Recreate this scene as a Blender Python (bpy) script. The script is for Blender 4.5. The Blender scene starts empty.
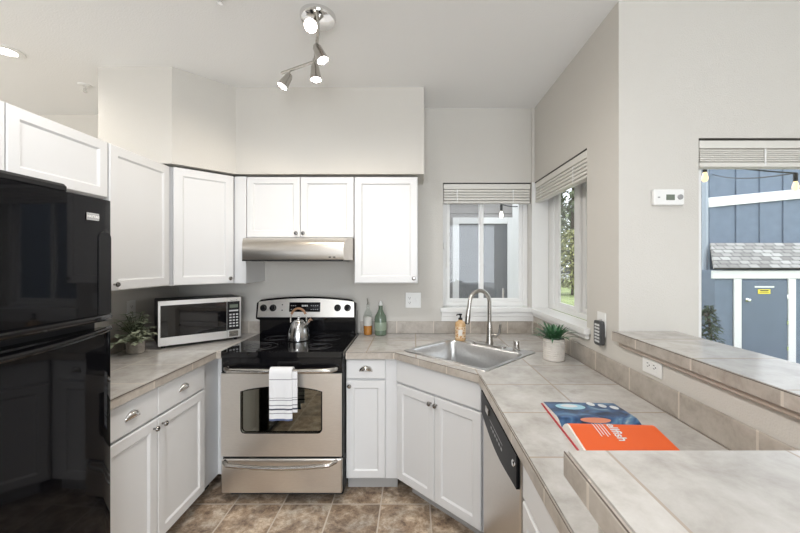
import bpy, bmesh, math, random
from mathutils import Vector, Matrix
PI = math.pi
R = math.radians
random.seed(7)
SC = bpy.context.scene
C = SC.collection
# ------------------------------------------------------------------ camera
cam = bpy.data.cameras.new('camera')
cam.sensor_width = 36
cam.lens = 357.3 / 800 * 36
cam.shift_x = -0.01675
cam.shift_y = -0.0051
cam.clip_start = 0.02
camo = bpy.data.objects.new('camera', cam)
C.objects.link(camo)
camo.location = (0, 0, 1.481)
camo.rotation_euler = (R(90), 0, 0)
SC.camera = camo
# ------------------------------------------------------------------ world, light, exposure
SC.view_settings.view_transform = 'Standard'
SC.view_settings.look = 'None'
SC.view_settings.exposure = 0.42
SC.view_settings.gamma = 1
SC.view_settings.use_curve_mapping = False
W = bpy.data.worlds.new('world')
SC.world = W
W.use_nodes = True
bg = W.node_tree.nodes['Background']
bg.inputs[0].default_value = (0.86, 0.92, 1.0, 1)
bg.inputs[1].default_value = 2.5


def area_light(name, loc, rot, sx, sy, power, col=(1, 1, 1)):
    l = bpy.data.lights.new(name, 'AREA')
    l.shape = 'RECTANGLE'
    l.size, l.size_y = sx, sy
    l.energy = power
    l.color = col
    o = bpy.data.objects.new(name, l)
    C.objects.link(o)
    o.location, o.rotation_euler = loc, rot
    return o


# added fill from behind the camera, and extra daylight at the patio door
area_light('rear_fill_area', (0.6, -3.9, 1.5), (R(90), 0, 0), 3.4, 2.0, 55, (0.86, 0.93, 1.0))  # added fill, its source behind the camera is unseen
area_light('patio_daylight', (2.5, 1.60, 1.05), (R(-90), 0, 0), 1.9, 1.8, 8, (0.9, 0.95, 1.0))


ZC_ = 2.716


def point_light(name, loc, power, col, rad):
    l = bpy.data.lights.new(name, 'POINT')
    l.energy, l.color, l.shadow_soft_size = power, col, rad
    o = bpy.data.objects.new(name, l)
    C.objects.link(o)
    o.location = loc
    return o


def spot_light(name, loc, d, power, col, ang, rad, blend=0.6):
    l = bpy.data.lights.new(name, 'SPOT')
    l.energy, l.color, l.spot_size, l.spot_blend, l.shadow_soft_size = power, col, R(ang), blend, rad
    o = bpy.data.objects.new(name, l)
    C.objects.link(o)
    o.location = loc
    o.rotation_euler = Vector(d).to_track_quat('-Z', 'Y').to_euler()
    return o


point_light('rear_fill_point', (0.2, -2.0, 1.5), 58, (0.97, 0.985, 1.0), 0.25)  # unseen point light added to lift the ceiling and general fill
point_light('left_fill_point', (-3.7, 1.2, 2.15), 30, (1.0, 0.97, 0.93), 0.25)  # added off to the left to brighten the right side wall
spot_light('overhead_fill', (-0.55, 1.05, ZC_ - 0.02), (0, 0, -1), 47, (0.98, 0.985, 1.0), 172, 0.10, 0.5)  # unseen overhead fill added to brighten the counters
spot_light('overhead_fill', (-0.7, -0.3, ZC_ - 0.02), (0, 0, -1), 40, (0.98, 0.985, 1.0), 172, 0.10, 0.5)  # second added overhead fill, behind the camera
# ------------------------------------------------------------------ materials
MATS = {}


def nm(name):
    m = bpy.data.materials.new(name)
    m.use_nodes = True
    MATS[name] = m
    nt = m.node_tree
    return m, nt, nt.nodes['Principled BSDF'], nt.nodes, nt.links


def mat(name, col, rough=0.5, metal=0.0, noise=0.0, nscale=20, bump=0.0, bscale=200, coat=0.0, spec=None, emit=None, es=0, stretch=None, trans=0):
    m, nt, b, N, L = nm(name)
    b.inputs['Base Color'].default_value = (*col, 1)
    b.inputs['Roughness'].default_value = rough
    b.inputs['Metallic'].default_value = metal
    if spec is not None:
        b.inputs['Specular IOR Level'].default_value = spec
    if coat:
        b.inputs['Coat Weight'].default_value = coat
        b.inputs['Coat Roughness'].default_value = 0.05
    if trans:
        b.inputs['Transmission Weight'].default_value = trans
    if emit:
        b.inputs['Emission Color'].default_value = (*emit, 1)
        b.inputs['Emission Strength'].default_value = es
    tc = N.new('ShaderNodeTexCoord')
    vec = tc.outputs['Object']
    if stretch:
        mp = N.new('ShaderNodeMapping')
        mp.inputs['Scale'].default_value = stretch
        L.new(vec, mp.inputs['Vector'])
        vec = mp.outputs[0]
    n = N.new('ShaderNodeTexNoise')
    n.inputs['Scale'].default_value = nscale
    n.inputs['Detail'].default_value = 4
    L.new(vec, n.inputs['Vector'])
    mx = N.new('ShaderNodeMix')
    mx.data_type = 'RGBA'
    mx.blend_type = 'MULTIPLY'
    mx.inputs['Factor'].default_value = 1
    mx.inputs['A'].default_value = (*col, 1)
    cr = N.new('ShaderNodeValToRGB')
    cr.color_ramp.elements[0].position = 0.3
    cr.color_ramp.elements[1].position = 0.7
    lo = 1 - noise
    cr.color_ramp.elements[0].color = (lo, lo, lo, 1)
    cr.color_ramp.elements[1].color = (1, 1, 1, 1)
    L.new(n.outputs[0], cr.inputs[0])
    L.new(cr.outputs[0], mx.inputs['B'])
    L.new(mx.outputs['Result'], b.inputs['Base Color'])
    if bump:
        n2 = N.new('ShaderNodeTexNoise')
        n2.inputs['Scale'].default_value = bscale
        n2.inputs['Detail'].default_value = 3
        L.new(vec, n2.inputs['Vector'])
        bp = N.new('ShaderNodeBump')
        bp.inputs['Strength'].default_value = bump
        bp.inputs['Distance'].default_value = 0.004
        L.new(n2.outputs[0], bp.inputs['Height'])
        L.new(bp.outputs[0], b.inputs['Normal'])
    return m


def tile_mat(name, c1, c2, c3, grout, ox, oy, tw, th, mode, rough=0.24, mortar=0.0042, nsc=9, var=0.18, bump=0.25, rgh=0.68, mid=None):
    """mode 'xy': flat; mode 'edge': along X-Y by Z"""
    m, nt, b, N, L = nm(name)
    g = N.new('ShaderNodeNewGeometry')
    sp = N.new('ShaderNodeSeparateXYZ')
    L.new(g.outputs['Position'], sp.inputs[0])
    cb = N.new('ShaderNodeCombineXYZ')

    def math_(op, a, bb):
        q = N.new('ShaderNodeMath')
        q.operation = op
        for i, v in enumerate((a, bb)):
            if isinstance(v, (int, float)):
                q.inputs[i].default_value = v
            else:
                L.new(v, q.inputs[i])
        return q.outputs[0]
    if mode == 'xy':
        L.new(math_('SUBTRACT', sp.outputs[0], ox), cb.inputs[0])
        L.new(math_('SUBTRACT', sp.outputs[1], oy), cb.inputs[1])
    else:
        s = math_('SUBTRACT', sp.outputs[0], sp.outputs[1])
        L.new(math_('SUBTRACT', s, ox), cb.inputs[0])
        L.new(math_('SUBTRACT', sp.outputs[2], oy), cb.inputs[1])
    br = N.new('ShaderNodeTexBrick')
    br.offset = 0
    br.inputs['Scale'].default_value = 1
    br.inputs['Brick Width'].default_value = tw
    br.inputs['Row Height'].default_value = th
    br.inputs['Mortar Size'].default_value = mortar
    br.inputs['Mortar Smooth'].default_value = 0.1
    br.inputs['Color1'].default_value = (0, 0, 0, 1)
    br.inputs['Color2'].default_value = (1, 1, 1, 1)
    br.inputs['Mortar'].default_value = (0.5, 0.5, 0.5, 1)
    L.new(cb.outputs[0], br.inputs['Vector'])
    n = N.new('ShaderNodeTexNoise')
    n.inputs['Scale'].default_value = nsc
    n.inputs['Detail'].default_value = 12
    n.inputs['Roughness'].default_value = rgh
    n.inputs['Distortion'].default_value = 0.25
    # per-tile shift of the stone pattern
    sc = N.new('ShaderNodeVectorMath')
    sc.operation = 'SCALE'
    sc.inputs['Scale'].default_value = 7.0
    L.new(br.outputs['Color'], sc.inputs[0])
    ad = N.new('ShaderNodeVectorMath')
    ad.operation = 'ADD'
    L.new(g.outputs['Position'], ad.inputs[0])
    L.new(sc.outputs[0], ad.inputs[1])
    L.new(ad.outputs[0], n.inputs['Vector'])
    cr = N.new('ShaderNodeValToRGB')
    e = cr.color_ramp.elements
    e[0].position, e[0].color = (0.38 if mid else 0.32), (*c1, 1)
    e[1].position, e[1].color = (0.63 if mid else 0.70), (*c3, 1)
    k = e.new(0.5)
    k.color = (*c2, 1)
    L.new(n.outputs[0], cr.inputs[0])
    col = cr.outputs[0]
    if mid:
        n3 = N.new('ShaderNodeTexNoise')
        n3.inputs['Scale'].default_value = nsc * 0.6
        n3.inputs['Detail'].default_value = 5
        L.new(ad.outputs[0], n3.inputs['Vector'])
        r3 = N.new('ShaderNodeMapRange')
        r3.inputs['From Min'].default_value = 0.45
        r3.inputs['From Max'].default_value = 0.62
        L.new(n3.outputs[0], r3.inputs['Value'])
        m3 = N.new('ShaderNodeMix')
        m3.data_type = 'RGBA'
        m3.blend_type = 'MULTIPLY'
        L.new(r3.outputs[0], m3.inputs['Factor'])
        L.new(col, m3.inputs['A'])
        m3.inputs['B'].default_value = (*mid, 1)
        col = m3.outputs['Result']
    # per tile brightness
    hv = N.new('ShaderNodeMapRange')
    hv.inputs['To Min'].default_value = 1 - var
    hv.inputs['To Max'].default_value = 1.0
    L.new(br.outputs['Color'], hv.inputs['Value'])
    mu = N.new('ShaderNodeVectorMath')
    mu.operation = 'SCALE'
    L.new(col, mu.inputs[0])
    L.new(hv.outputs[0], mu.inputs['Scale'])
    mx = N.new('ShaderNodeMix')
    mx.data_type = 'RGBA'
    L.new(br.outputs['Fac'], mx.inputs['Factor'])
    L.new(mu.outputs[0], mx.inputs['A'])
    mx.inputs['B'].default_value = (*grout, 1)
    L.new(mx.outputs['Result'], b.inputs['Base Color'])
    b.inputs['Roughness'].default_value = rough
    h = math_('SUBTRACT', math_('MULTIPLY', n.outputs[0], 0.35), br.outputs['Fac'])
    bp = N.new('ShaderNodeBump')
    bp.inputs['Strength'].default_value = bump
    bp.inputs['Distance'].default_value = 0.003
    L.new(h, bp.inputs['Height'])
    L.new(bp.outputs[0], b.inputs['Normal'])
    return m


def glass_mat(name, tint=(1, 1, 1), refl=0.07):
    m = bpy.data.materials.new(name)
    m.use_nodes = True
    MATS[name] = m
    nt = m.node_tree
    N, L = nt.nodes, nt.links
    for x in list(N):
        N.remove(x)
    out = N.new('ShaderNodeOutputMaterial')
    t = N.new('ShaderNodeBsdfTransparent')
    t.inputs[0].default_value = (*tint, 1)
    gl = N.new('ShaderNodeBsdfGlossy')
    gl.inputs['Roughness'].default_value = 0.01
    mx = N.new('ShaderNodeMixShader')
    lw = N.new('ShaderNodeLayerWeight')
    lw.inputs['Blend'].default_value = 0.5
    pw = N.new('ShaderNodeMath')
    pw.operation = 'POWER'
    pw.inputs[1].default_value = 5
    L.new(lw.outputs['Facing'], pw.inputs[0])
    ml = N.new('ShaderNodeMath')
    ml.operation = 'MULTIPLY_ADD'
    ml.inputs[1].default_value = 0.9
    ml.inputs[2].default_value = 0.03
    L.new(pw.outputs[0], ml.inputs[0])
    L.new(ml.outputs[0], mx.inputs[0])
    L.new(t.outputs[0], mx.inputs[1])
    L.new(gl.outputs[0], mx.inputs[2])
    L.new(mx.outputs[0], out.inputs[0])
    return m


wall_m = mat('wall_paint', (0.62, 0.595, 0.55), 0.85, bump=0.35, bscale=160)
ceil_m = mat('ceiling_paint', (0.86, 0.86, 0.85), 0.9, bump=0.35, bscale=120)
trim_m = mat('white_trim_paint', (0.80, 0.80, 0.785), 0.45)
cab_m = mat('white_cabinet_paint', (0.70, 0.70, 0.70), 0.38)
toe_m = mat('toe_kick_grey', (0.42, 0.41, 0.40), 0.6)
dark_m = mat('dark_interior', (0.03, 0.03, 0.03), 0.8)
steel_m = mat('brushed_steel', (0.80, 0.765, 0.72), 0.33, 1.0, noise=0.12, nscale=40, stretch=(1, 1, 40))
mwsteel_m = mat('bright_brushed_steel', (0.90, 0.90, 0.89), 0.38, 1.0, noise=0.10, nscale=40, stretch=(40, 1, 40))
steelh_m = mat('hood_steel', (0.62, 0.58, 0.53), 0.30, 1.0, noise=0.12, nscale=40, stretch=(1, 40, 40))
sink_m = mat('sink_steel', (0.66, 0.66, 0.66), 0.28, 1.0, noise=0.08, nscale=60)
chrome_m = mat('polished_chrome', (0.80, 0.80, 0.80), 0.10, 1.0)
nickel_m = mat('satin_nickel', (0.52, 0.50, 0.47), 0.24, 1.0)
pull_m = mat('bright_nickel', (0.70, 0.69, 0.67), 0.16, 1.0)
knob_m = mat('knob_pewter', (0.28, 0.27, 0.26), 0.2, 1.0)
black_m = mat('gloss_black_enamel', (0.005, 0.005, 0.006), 0.08, spec=0.35)
fridge_m = mat('black_fridge_gloss', (0.004, 0.004, 0.005), 0.04, bump=0.015, bscale=10, spec=0.22)
blackmat_m = mat('matte_black_plastic', (0.010, 0.010, 0.011), 0.4, spec=0.3)
cookglass_m = mat('black_cooktop_glass', (0.006, 0.006, 0.007), 0.04)
ring_m = mat('burner_ring_grey', (0.05, 0.05, 0.055), 0.2)
ovenglass_m = mat('dark_oven_glass', (0.22, 0.22, 0.19), 0.04, 1.0)
mwglass_m = mat('dark_microwave_glass', (0.006, 0.006, 0.007), 0.03, spec=0.8)
white_m = mat('white_plastic', (0.82, 0.82, 0.80), 0.35)
grey_m = mat('grey_plastic', (0.32, 0.32, 0.32), 0.4)
lcd_m = mat('display_green_grey', (0.16, 0.19, 0.15), 0.2)
key_m = mat('light_key_print', (0.60, 0.60, 0.60), 0.5)
edge_m = mat('edge_shadow_brown', (0.10, 0.075, 0.06), 0.4)  # dark trim strip, also draws the shadow line between top and edge tiles
wood_m = mat('handle_wood', (0.36, 0.20, 0.11), 0.45, noise=0.4, nscale=30, stretch=(1, 1, 8))
copper_m = mat('rose_brass', (0.72, 0.50, 0.38), 0.2, 1.0)
T1, T2, T3 = (0.44, 0.415, 0.385), (0.56, 0.535, 0.505), (0.66, 0.64, 0.615)
GR = (0.40, 0.345, 0.29)
tileR_m = tile_mat('counter_tile_right', T1, T2, T3, GR, 0.329 + 0.0, 1.66 - 3.1, 0.313, 0.31, 'xy')
tileL_m = tile_mat('counter_tile_left', T1, T2, T3, (0.66, 0.60, 0.53), -1.249 - 3.2, 2.29 - 3.1, 0.32, 0.31, 'xy')
tileB_m = tile_mat('bar_tile', T1, T2, T3, GR, 0.936, 1.207 - 3.0, 0.40, 0.30, 'xy')
tileP_m = tile_mat('peninsula_tile', T1, T2, T3, GR, 0.333 - 3.1, 0.28, 0.31, 0.40, 'xy', mortar=0.0026)
E1, E2, E3 = (0.36, 0.315, 0.27), (0.48, 0.43, 0.375), (0.58, 0.53, 0.475)  # counter tile made darker: shade of its upright faces put into the colour
edget_m = tile_mat('edge_tile', E1, E2, E3, (0.60, 0.54, 0.47), 0.936 - 1.207 - 6.0, -0.013, 0.30, 2.0, 'edge', 0.35, nsc=14)
splash_m = tile_mat('backsplash_tile', E1, E2, E3, (0.60, 0.54, 0.47), 0.955 - 1.287 - 5.9, -0.013, 0.295, 2.0, 'edge', 0.35, nsc=12)
floor_m = tile_mat('slate_floor_tile', (0.17, 0.11, 0.075), (0.44, 0.32, 0.22), (0.78, 0.66, 0.52), (0.56, 0.49, 0.41), -0.2 - 6, 2.19 - 6.2, 0.30, 0.31, 'xy', 0.42, 0.0045, 11.0, 0.35, 0.7, 0.78, (0.80, 0.84, 0.90))
glass_m = glass_mat('window_glass')
glassg_m = glass_mat('bottle_glass_clear', (0.93, 0.95, 0.94))
lamp_m = mat('lamp_glow', (1, 1, 1), 0.5, emit=(1, 0.97, 0.92), es=25)
blind_m = mat('blind_slat_cream', (0.70, 0.68, 0.63), 0.45)
bronze_m = mat('dark_bronze', (0.03, 0.025, 0.02), 0.5)


# ------------------------------------------------------------------ mesh builder
class MB:
    def __init__(s):
        s.bm = bmesh.new()

    def _xf(s, vs, M):
        if M is not None:
            bmesh.ops.transform(s.bm, matrix=M, verts=vs)

    def box(s, x0, x1, y0, y1, z0, z1, bev=0.0, M=None, seg=1):
        r = bmesh.ops.create_cube(s.bm, size=1)
        vs = r['verts']
        bmesh.ops.transform(s.bm, matrix=Matrix.Translation(((x0 + x1) / 2, (y0 + y1) / 2, (z0 + z1) / 2)) @ Matrix.Diagonal((abs(x1 - x0), abs(y1 - y0), abs(z1 - z0), 1)), verts=vs)
        if bev:
            es = list({e for v in vs for e in v.link_edges})
            r2 = bmesh.ops.bevel(s.bm, geom=es, offset=bev, segments=seg, affect='EDGES', profile=0.5)
            vs = list({v for f in r2['faces'] for v in f.verts} | {v for v in vs if v.is_valid})
        s._xf(vs, M)
        return s

    def prism(s, poly, z0, z1, M=None):
        """poly: list of (x,y) counter-clockwise, extruded z0..z1"""
        b = [s.bm.verts.new((x, y, z0)) for x, y in poly]
        t = [s.bm.verts.new((x, y, z1)) for x, y in poly]
        n = len(poly)
        s.bm.faces.new(list(reversed(b)))
        s.bm.faces.new(t)
        for i in range(n):
            s.bm.faces.new((b[i], b[(i + 1) % n], t[(i + 1) % n], t[i]))
        s._xf(b + t, M)
        return s

    def ring(s, outer, inner, z0, z1):
        """flat slab with one hole; same winding not required"""
        vs, es = [], []
        for z in (z0, z1):
            loops = []
            for poly in (outer, inner):
                l = [s.bm.verts.new((x, y, z)) for x, y in poly]
                loops.append(l)
            ed = [s.bm.edges.new((l[i], l[(i + 1) % len(l)])) for l in loops for i in range(len(l))]
            bmesh.ops.triangle_fill(s.bm, edges=ed, use_beauty=True, use_dissolve=False)
            vs.append(loops)
        for k in (0, 1):
            a, b = vs[0][k], vs[1][k]
            n = len(a)
            for i in range(n):
                s.bm.faces.new((a[i], a[(i + 1) % n], b[(i + 1) % n], b[i]))
        return s

    def tube(s, pts, rad, seg=10, closed=False, cap=True):
        pts = [Vector(p) for p in pts]
        n = len(pts)
        rads = rad if isinstance(rad, (list, tuple)) else [rad] * n
        rings = []
        up = None
        for i, p in enumerate(pts):
            if closed:
                d = pts[(i + 1) % n] - pts[i - 1]
            else:
                d = pts[min(i + 1, n - 1)] - pts[max(i - 1, 0)]
            d.normalize()
            if up is None:
                up = Vector((0, 0, 1)) if abs(d.z) < 0.9 else Vector((1, 0, 0))
            u = up - d * up.dot(d)
            u.normalize()
            up = u
            w = d.cross(u)
            rings.append([s.bm.verts.new(p + (u * math.cos(2 * PI * k / seg) + w * math.sin(2 * PI * k / seg)) * rads[i]) for k in range(seg)])
        m = n if closed else n - 1
        for i in range(m):
            a, b = rings[i], rings[(i + 1) % n]
            for k in range(seg):
                s.bm.faces.new((a[k], a[(k + 1) % seg], b[(k + 1) % seg], b[k]))
        if cap and not closed:
            s.bm.faces.new(list(reversed(rings[0])))
            s.bm.faces.new(rings[-1])
        return s

    def lathe(s, prof, o=(0, 0, 0), axis=(0, 0, 1), seg=20):
        """prof: (radius, height along axis)"""
        q = Vector((0, 0, 1)).rotation_difference(Vector(axis).normalized()).to_matrix().to_4x4()
        M = Matrix.Translation(o) @ q
        rings = []
        allv = []
        for r, t in prof:
            if r < 1e-6:
                l = [s.bm.verts.new((0, 0, t))]
            else:
                l = [s.bm.verts.new((r * math.cos(2 * PI * k / seg), r * math.sin(2 * PI * k / seg), t)) for k in range(seg)]
            rings.append(l)
            allv += l
        for a, b in zip(rings, rings[1:]):
            if len(a) == 1 and len(b) == 1:
                continue
            for k in range(seg):
                k2 = (k + 1) % seg
                if len(a) == 1:
                    s.bm.faces.new((a[0], b[k2], b[k]))
                elif len(b) == 1:
                    s.bm.faces.new((a[k], a[k2], b[0]))
                else:
                    s.bm.faces.new((a[k], a[k2], b[k2], b[k]))
        for l, rev in ((rings[0], True), (rings[-1], False)):
            if len(l) > 1:
                s.bm.faces.new(list(reversed(l)) if rev else l)
        s._xf(allv, M)
        return s

    def quad(s, *p):
        s.bm.faces.new([s.bm.verts.new(q) for q in p])
        return s

    def grid(s, fn, nu, nv):
        g = [[s.bm.verts.new(fn(i / nu, j / nv)) for j in range(nv + 1)] for i in range(nu + 1)]
        for i in range(nu):
            for j in range(nv):
                s.bm.faces.new((g[i][j], g[i + 1][j], g[i + 1][j + 1], g[i][j + 1]))
        return s

    def sheet(s, fn, nu, nv, th):
        """closed slab: fn(u,v)->(point, offset normal)"""
        A, B = [], []
        for i in range(nu + 1):
            ra, rb = [], []
            for j in range(nv + 1):
                p, n = fn(i / nu, j / nv)
                p, n = Vector(p), Vector(n).normalized()
                ra.append(s.bm.verts.new(p + n * th / 2))
                rb.append(s.bm.verts.new(p - n * th / 2))
            A.append(ra)
            B.append(rb)
        for i in range(nu):
            for j in range(nv):
                s.bm.faces.new((A[i][j], A[i + 1][j], A[i + 1][j + 1], A[i][j + 1]))
                s.bm.faces.new((B[i][j], B[i][j + 1], B[i + 1][j + 1], B[i + 1][j]))
        for i in range(nu):
            for j in (0, nv):
                s.bm.faces.new((A[i][j], B[i][j], B[i + 1][j], A[i + 1][j]))
        for j in range(nv):
            for i in (0, nu):
                s.bm.faces.new((A[i][j], A[i][j + 1], B[i][j + 1], B[i][j]))
        return s

    def leaf(s, base, d, length, width, droop=0.3, up=(0, 0, 1), n=4):
        d = Vector(d).normalized()
        side = d.cross(Vector(up))
        if side.length < 1e-3:
            side = Vector((1, 0, 0))
        side.normalize()
        base = Vector(base)
        prev = None
        for i in range(n + 1):
            t = i / n
            c = base + d * length * t + Vector((0, 0, -droop * length * t * t))
            w = width * 0.5 * (math.sin(PI * (0.12 + 0.88 * t)) ** 0.8 if t < 1 else 0.02)
            row = [s.bm.verts.new(c - side * w), s.bm.verts.new(c + Vector((0, 0, -w * 0.3))), s.bm.verts.new(c + side * w)]
            if prev:
                s.bm.faces.new((prev[0], prev[1], row[1], row[0]))
                s.bm.faces.new((prev[1], prev[2], row[2], row[1]))
            prev = row
        return s

    def build(s, name, m, parent=None, local=False, smooth=True):
        bmesh.ops.recalc_face_normals(s.bm, faces=s.bm.faces[:])
        me = bpy.data.meshes.new(name)
        off = Vector((0, 0, 0))
        if parent is not None:
            if not local:
                s.bm.transform(ROOTM[parent.name].inverted())
        else:
            xs = [v.co for v in s.bm.verts]
            lo = Vector((min(c[i] for c in xs) for i in range(3)))
            hi = Vector((max(c[i] for c in xs) for i in range(3)))
            off = Vector(((lo.x + hi.x) / 2, (lo.y + hi.y) / 2, lo.z))
            s.bm.transform(Matrix.Translation(-off))
        s.bm.to_mesh(me)
        s.bm.free()
        if smooth:
            me.shade_smooth()
            me.set_sharp_from_angle(angle=R(32))
        me.materials.append(MATS[m] if isinstance(m, str) else m)
        o = bpy.data.objects.new(name, me)
        C.objects.link(o)
        if parent is not None:
            o.parent = parent
            ROOTM[o.name] = ROOTM[parent.name]
        else:
            o.location = off
            ROOTM[o.name] = Matrix.Translation(off)
        return o


ROOTM = {}


def tag(o, label, cat, group=None):
    o['label'], o['category'] = label, cat
    if group:
        o['group'] = group
    return o


def thing(name, label, cat, loc=(0, 0, 0), rz=0, group=None):
    o = bpy.data.objects.new(name, None)
    o.empty_display_size = 0.05
    C.objects.link(o)
    o.location = loc
    o.rotation_euler = (0, 0, rz)
    ROOTM[o.name] = Matrix.Translation(loc) @ Matrix.Rotation(rz, 4, 'Z')
    if label:
        tag(o, label, cat, group)
    return o


def struct(name, mb, m, parent=None):
    o = mb.build(name, m, parent)
    if parent is None:
        o['kind'] = 'structure'
    return o


def sroot(name, loc):
    o = thing(name, None, None, loc)
    o['kind'] = 'structure'
    return o


def copy_tree(o, parent=None):
    c = o.copy()
    C.objects.link(c)
    if parent is not None:
        c.parent = parent
    for ch in list(o.children):
        copy_tree(ch, c)
    return c


def text_into(mb, txt, size, M, depth=0.0006, bold=False):
    cu = bpy.data.curves.new('t', 'FONT')
    cu.body = txt
    cu.size = size
    cu.extrude = depth
    cu.align_x = 'CENTER'
    cu.align_y = 'CENTER'
    if bold:
        cu.offset = size * 0.02
    o = bpy.data.objects.new('t', cu)
    C.objects.link(o)
    bpy.context.view_layer.update()
    me = bpy.data.meshes.new_from_object(o.evaluated_get(bpy.context.evaluated_depsgraph_get()))
    n0 = len(mb.bm.verts)
    mb.bm.from_mesh(me)
    mb.bm.verts.ensure_lookup_table()
    bmesh.ops.transform(mb.bm, matrix=M, verts=mb.bm.verts[n0:])
    bpy.data.objects.remove(o)
    bpy.data.meshes.remove(me)
    return mb


def frameM(o, x, y):
    """matrix with local x, y axes given in world and z = x cross y"""
    x, y = Vector(x).normalized(), Vector(y).normalized()
    z = x.cross(y)
    M = Matrix((x, y, z)).transposed().to_4x4()
    return Matrix.Translation(o) @ M


# ------------------------------------------------------------------ room shell
ZC, YB, XR, XL = 2.716, 2.865, 0.969, -1.88
struct('floor', MB().box(-1.99, 1.08, -0.8, 3.1, -0.1, 0), floor_m)
b = MB()
b.box(-4.2, -1.99, -4.2, 3.1, -0.1, 0)
b.box(1.08, 4.2, -4.2, 1.826, -0.1, 0)
b.box(-1.99, 1.08, -4.2, -0.8, -0.1, 0)
struct('floor_carpet', b, mat('beige_carpet', (0.50, 0.46, 0.41), 0.95, bump=0.4, bscale=300))
struct('ceiling', MB().box(-4.2, 4.2, -4.2, 3.1, ZC, ZC + 0.1), ceil_m)
WZ0, WZ1 = 1.10, 2.12          # corner windows
b = MB()
b.box(XL - 0.11, 0.237, YB, YB + 0.14, 0, ZC)
b.box(0.237, 0.945, YB, YB + 0.14, 0, WZ0)
b.box(0.237, 0.945, YB, YB + 0.14, WZ1, ZC)
b.box(0.945, XR + 0.14, YB - 0.012, YB + 0.14, 0, ZC)
struct('wall_back', b, wall_m)
struct('wall_rear_left', MB().box(-4.2, XL - 0.11, 2.986, 3.1, 0, ZC), wall_m)
b = MB()
b.box(XR, XR + 0.14, 1.995, YB - 0.012, 0, WZ0)
b.box(XR, XR + 0.14, 1.995, YB - 0.012, WZ1, ZC)
b.box(XR, XR + 0.14, 1.686, 1.995, 0, ZC)
struct('wall_right', b, wall_m)
b = MB()
b.box(XR + 0.14, 1.346, 1.686, 1.826, 0, ZC)
b.box(1.346, 3.3, 1.686, 1.826, 2.068, ZC)
b.box(3.3, 4.2, 1.686, 1.826, 0, ZC)
struct('wall_patio', b, wall_m)
struct('wall_east', MB().box(4.1, 4.2, -4.2, 1.686, 0, ZC), wall_m)
struct('wall_west', MB().box(-4.2, -4.1, -4.2, 2.986, 0, ZC), wall_m)
b = MB()
b.box(-4.1, -1.3, -4.2, -4.06, 0, ZC)
b.box(2.5, 4.1, -4.2, -4.06, 0, ZC)
b.box(-1.3, 2.5, -4.2, -4.06, 0, 0.45)
b.box(-1.3, 2.5, -4.2, -4.06, 2.55, ZC)
struct('wall_front', b, wall_m)
b = MB()
b.prism([(XL - 0.11, 0.55), (XL, 0.55), (XL, 2.255), (XL - 0.11, 2.255)], 0, 2.083)
b.box(XL - 0.11, XL, 2.255, YB, 0, ZC)
struct('wall_left', b, wall_m)
struct('wall_soffit', MB().prism([(XL, 2.255), (-1.525, 2.255), (-1.255, 2.522), (0.075, 2.522), (0.075, YB), (XL, YB)], 2.106, ZC), wall_m)
struct('wall_bar', MB().box(XR, XR + 0.11, 0.53, 1.686, 0, 1.113), wall_m)
struct('wall_peninsula', MB().box(0.30, XR, 0.47, 0.58, 0, 1.113), wall_m)
# trim: corner window stool and apron, rail under the bar, backsplash strips
b = MB()
b.prism([(0.215, 2.825), (0.929, 2.825), (0.929, 1.915), (1.06, 1.915), (1.06, 1.99), (XR + 0.0, 1.99), (XR, 1.995), (1.075, 1.995), (1.075, 2.853), (0.945, 2.853), (0.945, 2.95), (0.237, 2.95), (0.237, 2.865), (0.215, 2.865)], 1.088, 1.118) if False else None
b.prism([(0.215, 2.825), (0.929, 2.825), (0.929, 2.853), (0.945, 2.853), (0.945, 2.95), (0.237, 2.95), (0.237, 2.866), (0.215, 2.866)], 1.101, 1.119)
b.box(0.215, 0.95, 2.825, 2.8645, 1.088, 1.101)
b.box(0.225, 0.955, 2.842, 2.8645, 1.048, 1.088, 0.004)
b.box(0.225, 0.955, 2.848, 2.8645, 1.012, 1.048)
struct('trim_1', b, trim_m)
b = MB()
b.prism([(0.929, 1.950), (0.968, 1.950), (0.968, 1.996), (1.075, 1.996), (1.075, 2.852), (0.929, 2.852)], 1.101, 1.119)
b.box(0.929, 0.9685, 1.950, 2.84, 1.088, 1.101)
b.box(0.946, 0.9685, 1.960, 2.84, 1.058, 1.088, 0.004)
struct('trim_2', b, trim_m)
struct('trim_8', MB().box(0.9705, 1.076, 2.846, 2.8525, 1.1195, 2.119).box(0.9455, 0.9704, 2.846, 2.8525, 1.1195, 2.119), trim_m)
struct('trim_3', MB().box(0.950, 0.9685, 0.60, 1.655, 1.092, 1.113, 0.003), mat('raw_wood_rail', (0.46, 0.39, 0.33), 0.6))
CT = 0.914
struct('trim_4', MB().box(XL + 0.001, -1.192, YB - 0.012, YB - 0.0005, CT, 1.011, 0.002), splash_m)
struct('trim_5', MB().box(-0.427, 0.953, YB - 0.012, YB - 0.0005, CT, 1.011, 0.002), splash_m)
struct('trim_6', MB().box(0.957, 0.9685, 0.585, YB - 0.0125, CT, 1.011, 0.002), splash_m)
struct('trim_7', MB().box(XL + 0.0005, XL + 0.012, 1.45, YB - 0.0125, CT, 1.011, 0.002), splash_m)
struct('baseboard_patio', MB().box(XR + 0.14, 1.346, 1.672, 1.685, 0, 0.09, 0.003), trim_m)


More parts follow.
